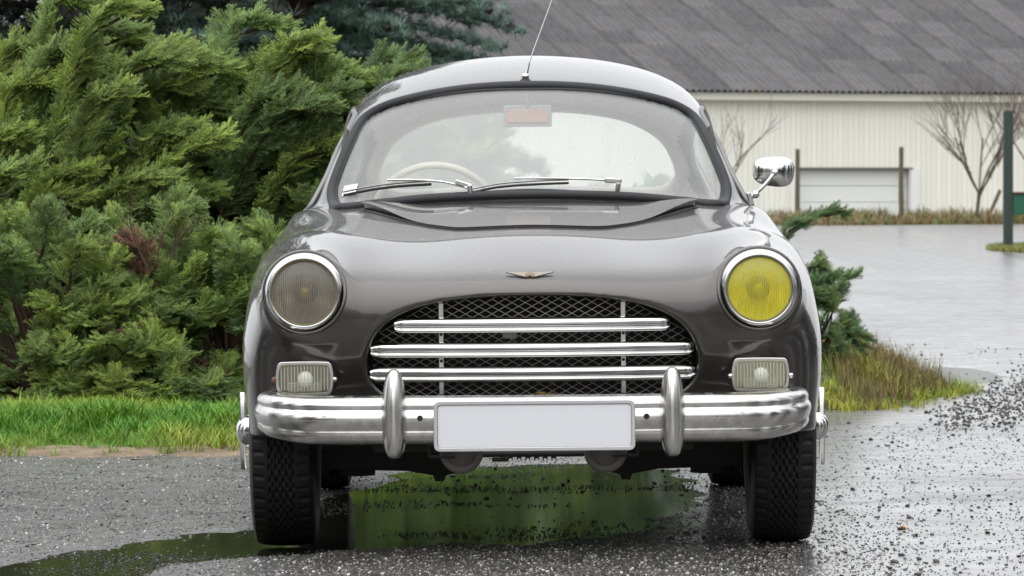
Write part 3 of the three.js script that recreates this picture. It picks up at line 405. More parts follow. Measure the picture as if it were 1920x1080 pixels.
// bumper
{
  const bp = new THREE.Group(); bp.name = 'bumper'; car.add(bp);
  const path = new THREE.CatmullRomCurve3([V(-0.742, 0, 0.46), V(-0.740, 0, 0.56), V(-0.722, 0, 0.66), V(-0.676, 0, 0.735), V(-0.60, 0, 0.785), V(-0.40, 0, 0.82), V(-0.2, 0, 0.835), V(0, 0, 0.84), V(0.2, 0, 0.835), V(0.40, 0, 0.82), V(0.60, 0, 0.785), V(0.676, 0, 0.735), V(0.722, 0, 0.66), V(0.740, 0, 0.56), V(0.742, 0, 0.46)], false, 'centripetal');
  const profC = new THREE.CatmullRomCurve3([V(-0.03, 0.4615, 0), V(-0.005, 0.461, 0), V(0.016, 0.457, 0), V(0.029, 0.448, 0), V(0.034, 0.437, 0), V(0.0335, 0.428, 0), V(0.0330, 0.4245, 0), V(0.0355, 0.4195, 0), V(0.0415, 0.410, 0), V(0.0435, 0.398, 0), V(0.0405, 0.384, 0), V(0.0360, 0.372, 0), V(0.0345, 0.3675, 0), V(0.0352, 0.362, 0), V(0.034, 0.352, 0), V(0.026, 0.340, 0), V(0.010, 0.331, 0), V(-0.012, 0.328, 0), V(-0.03, 0.328, 0)], false, 'centripetal');
  const prof = profC.getPoints(90), n = 150, m = prof.length, pos = [], idx = [], uv = [];
  for (let i = 0; i <= n; i++) { const p = path.getPointAt(i / n), t = path.getTangentAt(i / n), ox = t.z, oz = -t.x; const sgn = oz > 0 ? 1 : -1; const nx = ox * sgn * (Math.abs(oz) > 1e-6 ? 1 : 1), nz = oz * sgn; const wx = Math.abs(p.x) > 0.2 && Math.sign(nx) !== Math.sign(p.x) ? -nx : nx; const e = sstep(0.60, 0.79, Math.abs(p.x) + 0.03 * (p.z < 0.66 ? 1 : 0)); for (const q of prof) { const sc = 1 - 0.13 * e; pos.push(p.x + wx * q.x * (1 - 0.2 * e), 0.408 + (q.y - 0.395) * sc + 0.0 - 0.013 * (1 - e), p.z + nz * q.x); uv.push(i / n * 8, q.y * 4); } }
  for (let i = 0; i < n; i++) for (let q = 0; q + 1 < m; q++) { const a = i * m + q; idx.push(a, a + 1, a + m, a + m, a + 1, a + m + 1); }
  const stain = canvasLess(512, (i, j) => { const st = fbm(i / 9, j / 60, 3), v = 236 + 22 * fbm(i / 40, j / 40), rust = sstep(0.45, 0.65, st) * 14; return [v, v - rust * 0.5, v - rust]; }, true), roughT = canvasLess(256, (i, j) => { const v = 120 + 90 * fbm(i / 25, j / 25, 6); return [v, clamp(v, 50, 250), v]; });
  obj('bumper_blade', geoFrom(pos, idx, uv), std({ color: lin(0.72, 0.71, 0.69), metalness: 1, roughness: 0.52, map: stain, roughnessMap: roughT }), bp);
  for (const [x, z] of [[-0.57, 0.836], [-0.309, 0.872], [0.309, 0.872], [0.57, 0.836]]) { const h = obj('bolt_hole', latheZ([[0.0001, 0.0], [0.0055, 0.0], [0.0075, 0.0015], [0.0085, -0.004]], 20), blackMat, bp); h.position.set(x, 0.402, z + 0.0015); h.rotation.y = Math.sign(x) * (Math.abs(x) > 0.4 ? 0.16 : 0.06); }
  for (const s of [-1, 1]) { // overriders
    const g = new THREE.SphereGeometry(1, 40, 40), p = g.attributes.position;
    for (let i = 0; i < p.count; i++) { let x = p.getX(i), y = p.getY(i), z = p.getZ(i); const w = 1 - 0.20 * Math.max(0, y) - 0.02 * Math.max(0, -y); const sq = (v, e) => Math.sign(v) * Math.pow(Math.abs(v), e); const yy = sq(y, 0.72); const rr = Math.hypot(x, z) || 1e-6, k = Math.pow(rr, 0.62) / rr; p.setXYZ(i, x * k * 0.0345 * w, yy * 0.122, z * k * 0.062 * (1 - 0.12 * Math.max(0, y))); }
    g.computeVertexNormals(); const o = obj('overrider', g, chromeWorn, bp); o.position.set(s * 0.3795, 0.414, 0.858);
  }
}
// number plate: a blank white plate in a polished frame
{
  const rr = (w, h, r) => { const s = new THREE.Shape(); s.moveTo(-w / 2 + r, -h / 2); s.lineTo(w / 2 - r, -h / 2); s.quadraticCurveTo(w / 2, -h / 2, w / 2, -h / 2 + r); s.lineTo(w / 2, h / 2 - r); s.quadraticCurveTo(w / 2, h / 2, w / 2 - r, h / 2); s.lineTo(-w / 2 + r, h / 2); s.quadraticCurveTo(-w / 2, h / 2, -w / 2, h / 2 - r); s.lineTo(-w / 2, -h / 2 + r); s.quadraticCurveTo(-w / 2, -h / 2, -w / 2 + r, -h / 2); return s; };
  const np = new THREE.Group(); np.name = 'number_plate'; car.add(np); np.position.set(0.003, 0.381, 0.900); np.rotation.x = 0.02;
  obj('plate', new THREE.ExtrudeGeometry(rr(0.533, 0.121, 0.012), { depth: 0.003, bevelEnabled: false }), std({ color: lin(0.78, 0.79, 0.83), roughness: 0.35 }), np);
  const f = rr(0.546, 0.135, 0.018); f.holes.push(rr(0.530, 0.119, 0.012)); obj('plate_frame', new THREE.ExtrudeGeometry(f, { depth: 0.006, bevelEnabled: true, bevelSize: 0.0015, bevelThickness: 0.002, bevelSegments: 3 }).translate(0, 0, -0.002), std({ color: lin(0.78, 0.78, 0.79), metalness: 0.9, roughness: 0.25 }), np);
  const g = rr(0.530, 0.119, 0.012); g.holes.push(rr(0.5265, 0.1155, 0.011)); obj('plate_border', new THREE.ExtrudeGeometry(g, { depth: 0.002, bevelEnabled: false }).translate(0, 0, 0.0032), blackMat, np);
}
// wheels
const tyreGeo = (() => {
  const R = 0.332, W = 0.186, prof = []; const half = W / 2;
  const ring = [[-half * 0.86, 0.205], [-half * 0.98, 0.235], [-half * 1.0, 0.27], [-half * 0.97, 0.300], [-half * 0.90, 0.318]];
  for (const q of ring) prof.push(q); const nT = 60; for (let i = 0; i <= nT; i++) { const t = i / nT * 2 - 1; prof.push([half * 0.86 * t, R - 0.0085 * Math.pow(Math.abs(t), 3.2)]); } for (const q of [...ring].reverse()) prof.push([-q[0], q[1]]);
  const n = 420, m = prof.length, pos = [], idx = [], uv = [];
  for (let i = 0; i <= n; i++) { const a = i / n * Math.PI * 2, lug = (i / n * 56) % 1; for (let q = 0; q < m; q++) { let [x, r] = prof[q]; if (q >= 5 && q < m - 5) { const t = (q - 5) / nT * 2 - 1, zig = 0.055 * (Math.abs(lug * 2 - 1) < 0.5 ? 1 : -1); let g = 0; for (const c of [-0.36, -0.12, 0.12, 0.36]) if (Math.abs(t - c - zig) < 0.032) g = 1; if (Math.abs(t) > 0.62 && Math.abs(((lug + 0.25) % 1) - 0.5) < 0.10 && Math.abs(t) < 0.97) g = Math.max(g, 0.8); if (Math.abs(t) < 0.62 && Math.abs(lug - 0.5) < 0.05 && Math.abs(Math.abs(t) - 0.24) < 0.09) g = Math.max(g, 0.6); r -= g * 0.0065; } pos.push(x, Math.sin(a) * r, Math.cos(a) * r); uv.push(i / n, q / m); } }
  for (let i = 0; i < n; i++) for (let q = 0; q + 1 < m; q++) { const a = i * m + q; idx.push(a, a + m, a + 1, a + 1, a + m, a + m + 1); }
  return geoFrom(pos, idx, uv);
})();
const tyreMat = std({ color: lin(0.008, 0.008, 0.0085), roughness: 0.62 });
for (const [zc, xo, front] of [[0, 0.713, true], [-2.8, 0.70, false]]) for (const s of [-1, 1]) {
  const w = new THREE.Group(); w.name = 'wheel'; car.add(w); w.position.set(s * xo, 0.331, zc); if (s < 0) w.rotation.y = Math.PI;
  obj('tyre', tyreGeo, tyreMat, w);
  const rimG = lathe([[0.03, 0.035], [0.09, 0.045], [0.13, 0.02], [0.16, 0.012], [0.185, 0.05], [0.205, 0.082], [0.212, 0.084], [0.208, 0.074], [0.195, 0.03], [0.19, -0.06], [0.208, -0.078]], 48); rimG.rotateZ(-Math.PI / 2);
  obj('rim', rimG, chromeWorn, w);
  const sp = merge([(() => { const g = lathe([[0.0001, 0.143], [0.018, 0.141], [0.034, 0.132], [0.046, 0.112], [0.052, 0.085], [0.055, 0.04]], 32); g.rotateZ(-Math.PI / 2); return g; })()]);
  const hub = obj('knock_off_hub', sp, chrome, w);
  for (const k of [0, 1]) { const sh = new THREE.Shape(); sh.moveTo(-0.018, 0); sh.lineTo(-0.012, 0.055); sh.quadraticCurveTo(-0.006, 0.105, 0.006, 0.108); sh.quadraticCurveTo(0.014, 0.09, 0.018, 0); const g = new THREE.ExtrudeGeometry(sh, { depth: 0.010, bevelEnabled: true, bevelSize: 0.003, bevelThickness: 0.003, bevelSegments: 3 }); g.translate(0, 0.0, -0.005); g.rotateY(Math.PI / 2); g.translate(0.123, 0, 0); g.rotateX(k ? Math.PI : 0); obj('spinner_ear', g, chrome, hub); }
  if (front) obj('brake_drum', (() => { const g = lathe([[0.0001, -0.09], [0.14, -0.09], [0.15, -0.07], [0.15, 0.0]], 32); g.rotateZ(-Math.PI / 2); return g; })(), underMat, w);
}
// mirror, aerial, wipers
{
  const mr = new THREE.Group(); mr.name = 'door_mirror'; car.add(mr);
  const g = new THREE.SphereGeometry(1, 40, 28, 0, Math.PI * 2, 0, Math.PI / 2); g.rotateX(Math.PI / 2); const p = g.attributes.position;
  for (let i = 0; i < p.count; i++) { const x = p.getX(i), y = p.getY(i), z = p.getZ(i), e = 3.0, r = Math.hypot(x, y), l = r > 1e-5 ? Math.pow(Math.pow(Math.abs(x / r), e) + Math.pow(Math.abs(y / r), e), 1 / e) : 1; p.setXYZ(i, x / l * 0.0635 * (1 + 0.02 * y), y / l * 0.0455 * (1 + 0.10 * x), z * 0.030); }
  g.computeVertexNormals(); g.rotateY(0.10); g.rotateZ(-0.05);
  const hs = obj('mirror_housing', g, chrome, mr); hs.position.set(0.745, 1.067, -0.865);
  obj('mirror_glass', new THREE.CircleGeometry(1, 32).scale(0.057, 0.040, 1).rotateY(Math.PI).translate(0, 0, 0.001), std({ color: lin(0.8, 0.8, 0.8), metalness: 1, roughness: 0.02 }), hs);
  obj('mirror_arm', merge([tube([V(0.688, 0.998, -0.83), V(0.712, 1.022, -0.826), V(0.735, 1.048, -0.828), V(0.748, 1.064, -0.832)], 0.0058, 16, 10), new THREE.SphereGeometry(0.0125, 20, 14).translate(0.688, 0.998, -0.83), new THREE.SphereGeometry(0.0105, 20, 14).translate(0.748, 1.064, -0.833), bar(V(0.672, 0.990, -0.83), V(0.688, 0.998, -0.83), 0.0085)]), chrome, mr);
  const br = new RoundedBoxGeometry(0.014, 0.040, 0.045, 3, 0.003); br.rotateZ(0.28); obj('mirror_bracket', br.translate(0.672, 0.985, -0.84), chrome, mr);
  const an = new THREE.Group(); an.name = 'aerial'; car.add(an); const az = -1.19, ay = surfY(-0.008, az); an.position.set(-0.008, ay, az);
  obj('aerial_base', lathe([[0.0001, 0.012], [0.010, 0.012], [0.018, 0.005], [0.020, -0.004]], 24), blackMat, an);
  obj('aerial_joint', merge([new THREE.SphereGeometry(0.0125, 20, 14).scale(1, 0.9, 1).translate(0, 0.018, 0), bar(V(0.002, 0.02, 0), V(0.012, 0.062, 0), 0.006, 0.0035)]), chrome, an);
  obj('aerial_rod', bar(V(0.010, 0.055, 0), V(0.20, 0.56, -0.02), 0.0020, 0.0011), std({ color: lin(0.75, 0.75, 0.75), metalness: 1, roughness: 0.25 }), an);
  const onGlass = (x, y, o) => { const z = surfZ(x, y, 0.2), n = normalAt(x, y, z); return V(x, y, z).addScaledVector(n, o); };
  for (const q of [{ arm: [[-0.177, 1.006], [-0.20, 1.014], [-0.25, 1.028], [-0.34, 1.036], [-0.425, 1.037]], blade: [[-0.562, 1.002], [-0.48, 1.018], [-0.40, 1.028], [-0.295, 1.034]] }, { arm: [[0.264, 1.010], [0.256, 1.026], [0.20, 1.032], [0.08, 1.037], [-0.045, 1.038]], blade: [[-0.168, 1.008], [-0.10, 1.022], [0.0, 1.030], [0.118, 1.034]] }]) {
    const wp = new THREE.Group(); wp.name = 'wiper'; car.add(wp);
    const hx = q.arm[0], wide = q.arm[1];
    obj('wiper_arm', merge([tube(q.arm.map(([x, y]) => onGlass(x, y - 0.004, 0.026)), 0.0036, 40, 8), bar(onGlass(hx[0], hx[1] - 0.008, 0.0), onGlass(hx[0], hx[1], 0.034), 0.009, 0.008, 14)]), chromeWorn, wp);
    const head = new RoundedBoxGeometry(0.052, 0.016, 0.014, 3, 0.004); const hp = onGlass((hx[0] + q.arm[2][0]) / 2 * 0.5 + hx[0] * 0.5, (hx[1] + wide[1]) / 2 + 0.003, 0.031); head.rotateZ(hx[0] < 0 ? -0.32 : -0.06); head.translate(hp.x, hp.y, hp.z); obj('wiper_head', head, chromeWorn, wp);
    obj('wiper_blade', tube(q.blade.map(([x, y]) => onGlass(x, y - 0.006, 0.013)), 0.0042, 40, 6), blackMat, wp);
    obj('blade_holder', tube(q.blade.map(([x, y]) => onGlass(x, y, 0.019)), 0.0030, 40, 6), std({ color: lin(0.30, 0.30, 0.31), metalness: 1, roughness: 0.3 }), wp);
  }
  const st = obj('paper_sticker', new THREE.PlaneGeometry(0.046, 0.044), std({ color: lin(0.85, 0.85, 0.85), roughness: 0.8, side: THREE.DoubleSide }), car); { const x = -0.548, y = 1.022, z = surfZ(x, y, 0.2), n = normalAt(x, y, z); st.position.set(x, y, z).addScaledVector(n, 0.001); st.quaternion.setFromUnitVectors(V(0, 0, 1), n); }
}
// cabin fittings
{
  const sw = new THREE.Group(); sw.name = 'steering_wheel'; car.add(sw); sw.position.set(-0.292, 0.925, -1.27); sw.rotation.x = 0.5;
  const cream = std({ color: lin(0.80, 0.76, 0.66), roughness: 0.35 });
  obj('wheel_rim', new THREE.TorusGeometry(0.195, 0.0115, 14, 72), cream, sw);
  obj('spoke', merge([bar(V(-0.19, -0.02, 0), V(0.19, -0.02, 0), 0.007)]), cream, sw); obj('hub', new THREE.CylinderGeometry(0.035, 0.04, 0.04, 24).rotateX(Math.PI / 2), cream, sw); obj('column', bar(V(0, 0, 0), V(0, -0.05, 0.42), 0.02), underMat, sw);
  const rm = new THREE.Group(); rm.name = 'rear_view_mirror'; car.add(rm); rm.position.set(-0.002, 1.248, -1.18);
  obj('mirror_back', new RoundedBoxGeometry(0.132, 0.050, 0.016, 4, 0.008), std({ color: lin(0.55, 0.30, 0.22), roughness: 0.5 }), rm); obj('mirror_frame', (() => { const s = new THREE.Shape(); s.absellipse(0, 0, 0.076, 0.036, 0, 6.2832); const g = new RoundedBoxGeometry(0.150, 0.070, 0.008, 4, 0.004); return g.translate(0, 0, -0.009); })(), std({ color: lin(0.45, 0.47, 0.48), metalness: 0.6, roughness: 0.35 }), rm); obj('mirror_stem', bar(V(0, 0.01, 0), V(0, 0.075, 0.02), 0.005), chromeWorn, rm);
  const tan = std({ color: lin(0.26, 0.13, 0.07), roughness: 0.6 });
  obj('dashboard', new RoundedBoxGeometry(1.14, 0.16, 0.22, 4, 0.05).translate(0, 0.865, -0.97), std({ color: lin(0.20, 0.17, 0.14), roughness: 0.6 }), car);
  for (const s of [-1, 1]) { const seat = new THREE.Group(); seat.name = 'seat'; car.add(seat); seat.position.set(s * 0.30, 0.42, -1.85); obj('cushion', new RoundedBoxGeometry(0.50, 0.14, 0.5, 4, 0.05), tan, seat); obj('backrest', new RoundedBoxGeometry(0.50, 0.50, 0.13, 4, 0.05).rotateX(-0.15).translate(0, 0.27, -0.26), tan, seat); }
  obj('parcel_shelf', box(1.05, 0.02, 0.55, 0, 0.945, -2.75), liner, car);
}
// underneath
{
  const un = new THREE.Group(); un.name = 'undercarriage'; car.add(un);
  obj('floor_pan', box(1.25, 0.05, 3.6, 0, 0.325, -1.5), underMat, un);
  for (const s of [-1, 1]) {
    const hn = obj('horn', latheZ([[0.0001, 0.020], [0.030, 0.020], [0.034, 0.016], [0.040, 0.016], [0.044, 0.024], [0.056, 0.022], [0.060, 0.014], [0.058, -0.02], [0.03, -0.05]], 40), std({ color: lin(0.13, 0.12, 0.11), roughness: 0.6, metalness: 0.3 }), un); hn.position.set(s * 0.198, 0.303, 0.74);
    obj('horn_bracket', merge([bar(V(s * 0.235, 0.325, 0.78), V(s * 0.285, 0.325, 0.78), 0.005, 0.005, 6), bar(V(s * 0.285, 0.345, 0.78), V(s * 0.285, 0.292, 0.78), 0.005, 0.005, 6), bar(V(s * 0.285, 0.292, 0.78), V(s * 0.215, 0.292, 0.78), 0.005, 0.005, 6), bar(V(s * 0.262, 0.345, 0.79), V(s * 0.262, 0.305, 0.79), 0.005, 0.005, 6)]), underMat, un);
    // lower suspension arm, a deep pressed beam from the middle out to the wheel
    const sh = new THREE.Shape(); sh.moveTo(s * 0.20, 0.300); sh.lineTo(s * 0.60, 0.300); sh.lineTo(s * 0.60, 0.225); sh.lineTo(s * 0.36, 0.218); sh.lineTo(s * 0.285, 0.205); sh.lineTo(s * 0.278, 0.188); sh.lineTo(s * 0.258, 0.188); sh.lineTo(s * 0.252, 0.203); sh.lineTo(s * 0.18, 0.225);
    obj('suspension_arm', new THREE.ExtrudeGeometry(sh, { depth: 0.06, bevelEnabled: true, bevelSize: 0.003, bevelThickness: 0.003, bevelSegments: 2 }).translate(0, 0, 0.02), underMat, un);
    obj('coil_spring', new THREE.CylinderGeometry(0.055, 0.065, 0.16, 20).translate(s * 0.52, 0.28, 0.0), underMat, un); obj('damper', bar(V(s * 0.27, 0.19, 0.06), V(s * 0.27, 0.30, 0.06), 0.013), underMat, un);
  }
  obj('cross_member', merge([new RoundedBoxGeometry(0.90, 0.055, 0.10, 2, 0.01).translate(0, 0.315, 0.42), bar(V(-0.14, 0.292, 0.66), V(0.14, 0.292, 0.66), 0.009, 0.009, 8), bar(V(-0.115, 0.268, 0.5), V(-0.07, 0.268, 0.5), 0.006, 0.006, 8)]), underMat, un);
  for (let k = 0; k < 6; k++) { const sh = new THREE.Shape(); const x = -0.064 + k * 0.0245; sh.moveTo(x - 0.0105, 0.30); sh.lineTo(x + 0.0105, 0.30); sh.lineTo(x + 0.0065, 0.267); sh.lineTo(x + 0.0065, 0.258); sh.lineTo(x + 0.003, 0.268); sh.lineTo(x - 0.003, 0.268); sh.lineTo(x - 0.0065, 0.258); sh.lineTo(x - 0.0065, 0.267); obj('sump_fin', new THREE.ExtrudeGeometry(sh, { depth: 0.25, bevelEnabled: false }).translate(0, 0, 0.2), underMat, un); }
  obj('rear_axle', merge([bar(V(-0.6, 0.33, -2.8), V(0.6, 0.33, -2.8), 0.04), new THREE.SphereGeometry(0.11, 20, 14).translate(0, 0.34, -2.8)]), underMat, un);
}

// ------------------------------------------------------------------ junipers
function sprayGeo(seed, droop) { // one feathery frond, stem along +y, unit length
  const r = rng(seed), pos = [], idx = [];
  const cone = (a, d, L, w) => { const dn = d.clone().normalize(), sx = V(dn.y, -dn.x, 0.3).cross(dn).normalize(), sy = dn.clone().cross(sx), o = pos.length / 3, e = a.clone().addScaledVector(dn, L); for (let k = 0; k < 3; k++) { const t = k / 3 * 6.283; const q = a.clone().addScaledVector(sx, Math.cos(t) * w).addScaledVector(sy, Math.sin(t) * w); pos.push(q.x, q.y, q.z); } pos.push(e.x, e.y, e.z); for (let k = 0; k < 3; k++) idx.push(o + k, o + (k + 1) % 3, o + 3); };
  const stem = (t) => V(0.05 * Math.sin(t * 3), t, -droop * t * t);
  for (let i = 0; i < 4; i++) cone(stem(i / 4), stem((i + 1) / 4).sub(stem(i / 4)), 0.27, 0.011);
  for (let i = 0; i < 17; i++) { const t = 0.06 + i / 17 * 0.92, a = stem(t), sd = i % 2 ? 1 : -1, L = (0.40 * Math.pow(1 - t, 0.65) + 0.08) * (0.75 + r() * 0.5), d = V(sd * (0.75 + r() * 0.3), 0.75 + r() * 0.3, (r() - 0.5) * 0.7); cone(a, d, L, 0.016); const dn = d.normalize(); for (let k = 0; k < 5; k++) { const u = (k + 0.6) / 5.4, q = a.clone().addScaledVector(dn, L * u), d2 = dn.clone().add(V((r() - 0.5) * 1.5, 0.3 + (r() - 0.3) * 0.8, (r() - 0.5) * 1.4)); cone(q, d2, 0.06 + 0.085 * r() * (1.1 - u), 0.021); } }
  for (let k = 0; k < 8; k++) cone(stem(0.85 + k * 0.02), V((r() - 0.5) * 1.2, 1, (r() - 0.5) * 1.2), 0.10, 0.010);
  return geoFrom(pos, idx);
}
const sprays = [sprayGeo(1, 0.10), sprayGeo(2, 0.25), sprayGeo(3, -0.08)];
const leafMat = std({ color: 0xffffff, roughness: 0.62 });
const bark = std({ color: lin(0.065, 0.036, 0.025), roughness: 0.9 });
const qFrom = (dir, up) => { const y = dir.clone().normalize(), x = y.clone().cross(up).normalize(), z = x.clone().cross(y); return new THREE.Quaternion().setFromRotationMatrix(new THREE.Matrix4().makeBasis(x, y, z)); };
function juniper(label, base, opt) { // limbs sweep out from the base to tips on the shrub's envelope; fronds clothe their outer part
  const r = rng(opt.seed), o = thing('juniper_shrub', label, 'shrub', [base[0], vergeY(base[0], base[1]) - 0.02, base[1]], 'juniper shrubs along the verge');
  const mats = [[], [], []], cols = [[], [], []], limbs = []; const { rx, ry, rz, n } = opt, warm = opt.warm ?? 0.5;
  const put = (p, d, s, tint, up) => { const k = (r() * 3) | 0; mats[k].push(new THREE.Matrix4().compose(p, qFrom(d, up), V(s, s, s))); const b = (0.55 + r() * 0.9) * opt.tone, w = clamp(tint + (r() - 0.5) * 0.45, 0, 1); cols[k].push(opt.dead ? lin(0.19 * b, 0.095 * b, 0.06 * b) : lin(mixn(0.085, 0.205, w) * b, mixn(0.165, 0.275, w) * b, mixn(0.062, 0.046, w) * b)); };
  const dirs = []; if (opt.tips) for (const t of opt.tips) dirs.push(t);
  for (let i = 0; i < n; i++) { const a = r() * Math.PI * 2, e = Math.pow(r(), 0.8) * 1.35 + 0.02, k = 0.72 + 0.28 * r(); dirs.push([Math.cos(a) * Math.cos(e) * rx * k + (opt.leanX ?? 0) * Math.sin(e), Math.sin(e) * ry * k + 0.05, Math.sin(a) * Math.cos(e) * rz * k]); }
  for (let i = 0; i < n * 0.3; i++) { const a = 0.25 + r() * 2.6, k = 0.7 + 0.3 * r(); dirs.push([Math.cos(a) * rx * k, 0.06 + 0.22 * r() * ry, Math.sin(a) * rz * k]); }
  for (const [tx, ty, tz] of dirs) {
    const st = V(tx * 0.12 + (r() - 0.5) * 0.1, 0.03, tz * 0.12), tip = V(tx, ty, tz), mid = V(tx * 0.50 + (r() - 0.5) * 0.12, ty * 0.60 + 0.02 + 0.10 * r(), tz * 0.5 + (r() - 0.5) * 0.12), end = tip.clone().add(V((opt.sweepX ?? 0.06) + (r() - 0.5) * 0.1, 0.06 - 0.07 * r(), 0));
    const c = new THREE.CatmullRomCurve3([st, mid, tip, end], false, 'centripetal'), L = c.getLength(); limbs.push(new THREE.TubeGeometry(c, 7, (0.007 + 0.004 * r()) * (opt.thin ?? 1), 4));
    opt.tone = 0.85 + 0.45 * r(); opt.dead = r() < (opt.deadRate ?? 0); const warmL = warm + (r() - 0.5) * 0.55, m = Math.round(L * (opt.dens ?? 78));
    for (let i = 0; i < m; i++) { const t = 0.30 + 0.70 * Math.pow((i + r() * 0.5) / m, 0.8), p = c.getPoint(Math.min(t, 1)), tg = c.getTangent(Math.min(t, 1)), side = tg.clone().cross(V(0, 1, 0)).normalize().multiplyScalar(i % 2 ? 1 : -1), d = tg.clone().multiplyScalar(0.75 + 0.5 * r()).addScaledVector(side, (1 - t * 0.75) * 1.1 * (0.5 + r())).add(V((r() - 0.5) * 0.8, 0.16 + (r() - 0.5) * 0.9, (r() - 0.5) * 0.8 + 0.15)); put(p, d, (0.105 + 0.085 * r()) * (opt.leaf ?? 1) * (1.08 - 0.35 * t), warmL - 0.25 + 0.4 * t, V(side.x * 0.3, 1, 0.4)); }
  }
  if (opt.twig) { const tw = [], stem = (a, d, L, w, lev) => { const e = a.clone().addScaledVector(d, L); tw.push(tube([a, a.clone().lerp(e, 0.5).add(V((r() - 0.5) * 0.03, 0, 0)), e], w, 6, 4)); if (lev < 2) for (let k = 0; k < 3; k++) stem(a.clone().lerp(e, 0.35 + 0.3 * k), d.clone().add(V((r() - 0.5) * 1.3, 0.2, (r() - 0.5) * 0.8)).normalize(), L * (0.45 + 0.2 * r()), w * 0.6, lev + 1); }; for (const q of [-0.35, 0.15, 0.5]) stem(V(q * 0.1, ry * 0.72, rz * 0.72), V(q, 1, 0.1).normalize(), 0.15 + 0.08 * r(), 0.0035, 0); obj('bare_twig', merge(tw), std({ color: lin(0.10, 0.055, 0.04), roughness: 0.9 }), o); }
  obj('limbs', merge(limbs), bark, o);
  for (let k = 0; k < 3; k++) inst('foliage', sprays[k], leafMat, mats[k], cols[k], o);
  return o;
}
const J = (px, py, D) => { const p = placeAt(px, py, D); return p; };
const shrub = (label, px, D, opt) => { const p = placeAt(px, 600, D); return juniper(label, [p.x, p.z], opt); };
shrub('tall yellow green juniper with long arching plumes beside the grass verge', 40, 24.6, { seed: 101, rx: 0.85, ry: 1.86, rz: 0.75, n: 62, warm: 0.75, leanX: 0.35, sweepX: 0.16, leaf: 1.05 });
shrub('tall juniper whose plumes sweep up towards the cedar', 330, 24.9, { seed: 102, rx: 0.85, ry: 1.74, rz: 0.75, n: 62, warm: 0.62, leanX: 0.30, sweepX: 0.16, leaf: 1.05 });
shrub('green juniper with red brown shoots behind the coupe roof', 620, 24.9, { seed: 103, rx: 0.75, ry: 1.55, rz: 0.7, n: 56, warm: 0.45, leanX: 0.16, sweepX: 0.12 });
shrub('low broad juniper mound overhanging the verge grass', 90, 22.9, { seed: 104, rx: 0.62, ry: 0.80, rz: 0.55, n: 52, warm: 0.62, leaf: 0.8, sweepX: 0 });
shrub('low juniper mound with yellowing tips above the grass', 215, 22.7, { seed: 105, rx: 0.34, ry: 0.46, rz: 0.36, n: 34, warm: 0.8, leaf: 0.75, sweepX: 0, deadRate: 0.03 });
shrub('low grey green juniper mound with a bare twig', 300, 22.95, { seed: 106, rx: 0.50, ry: 0.86, rz: 0.45, n: 46, warm: 0.62, leaf: 0.8, sweepX: 0, twig: 1, deadRate: 0.02 });
shrub('rounded juniper mound beside the front wing', 440, 22.9, { seed: 107, rx: 0.50, ry: 0.74, rz: 0.5, n: 46, warm: 0.55, leaf: 0.8, sweepX: 0 });
shrub('medium juniper hidden mostly behind the coupe', 800, 24.8, { seed: 108, rx: 0.8, ry: 1.5, rz: 0.65, n: 44, warm: 0.4, sweepX: 0.1 });
shrub('broad low juniper almost wholly hidden behind the coupe', 1120, 25.0, { seed: 109, rx: 0.75, ry: 0.95, rz: 0.6, n: 36, warm: 0.3, sweepX: 0.1 });
shrub('small dark juniper showing past the yellow headlight side', 1330, 25.2, { seed: 110, rx: 0.45, ry: 0.45, rz: 0.5, n: 30, warm: 0.1, leaf: 0.5, sweepX: 0.08, thin: 0.4, tips: [[0.54, 0.83, 0.1], [0.45, 0.79, 0.0], [0.38, 0.77, 0.1]] });
shrub('compact dark juniper at the weedy grass tip', 1530, 25.6, { seed: 112, rx: 0.24, ry: 0.46, rz: 0.3, n: 34, warm: 0.12, leaf: 0.6, sweepX: 0.02, thin: 0.5 });
shrub('low juniper behind the coupe between two taller ones', 965, 24.9, { seed: 113, rx: 0.6, ry: 0.8, rz: 0.5, n: 36, warm: 0.3, sweepX: 0.05 });
shrub('wide juniper beyond the grass at the dark conifers', -230, 25.0, { seed: 111, rx: 0.8, ry: 1.6, rz: 0.7, n: 40, warm: 0.5, leanX: 0.2, sweepX: 0.1 });

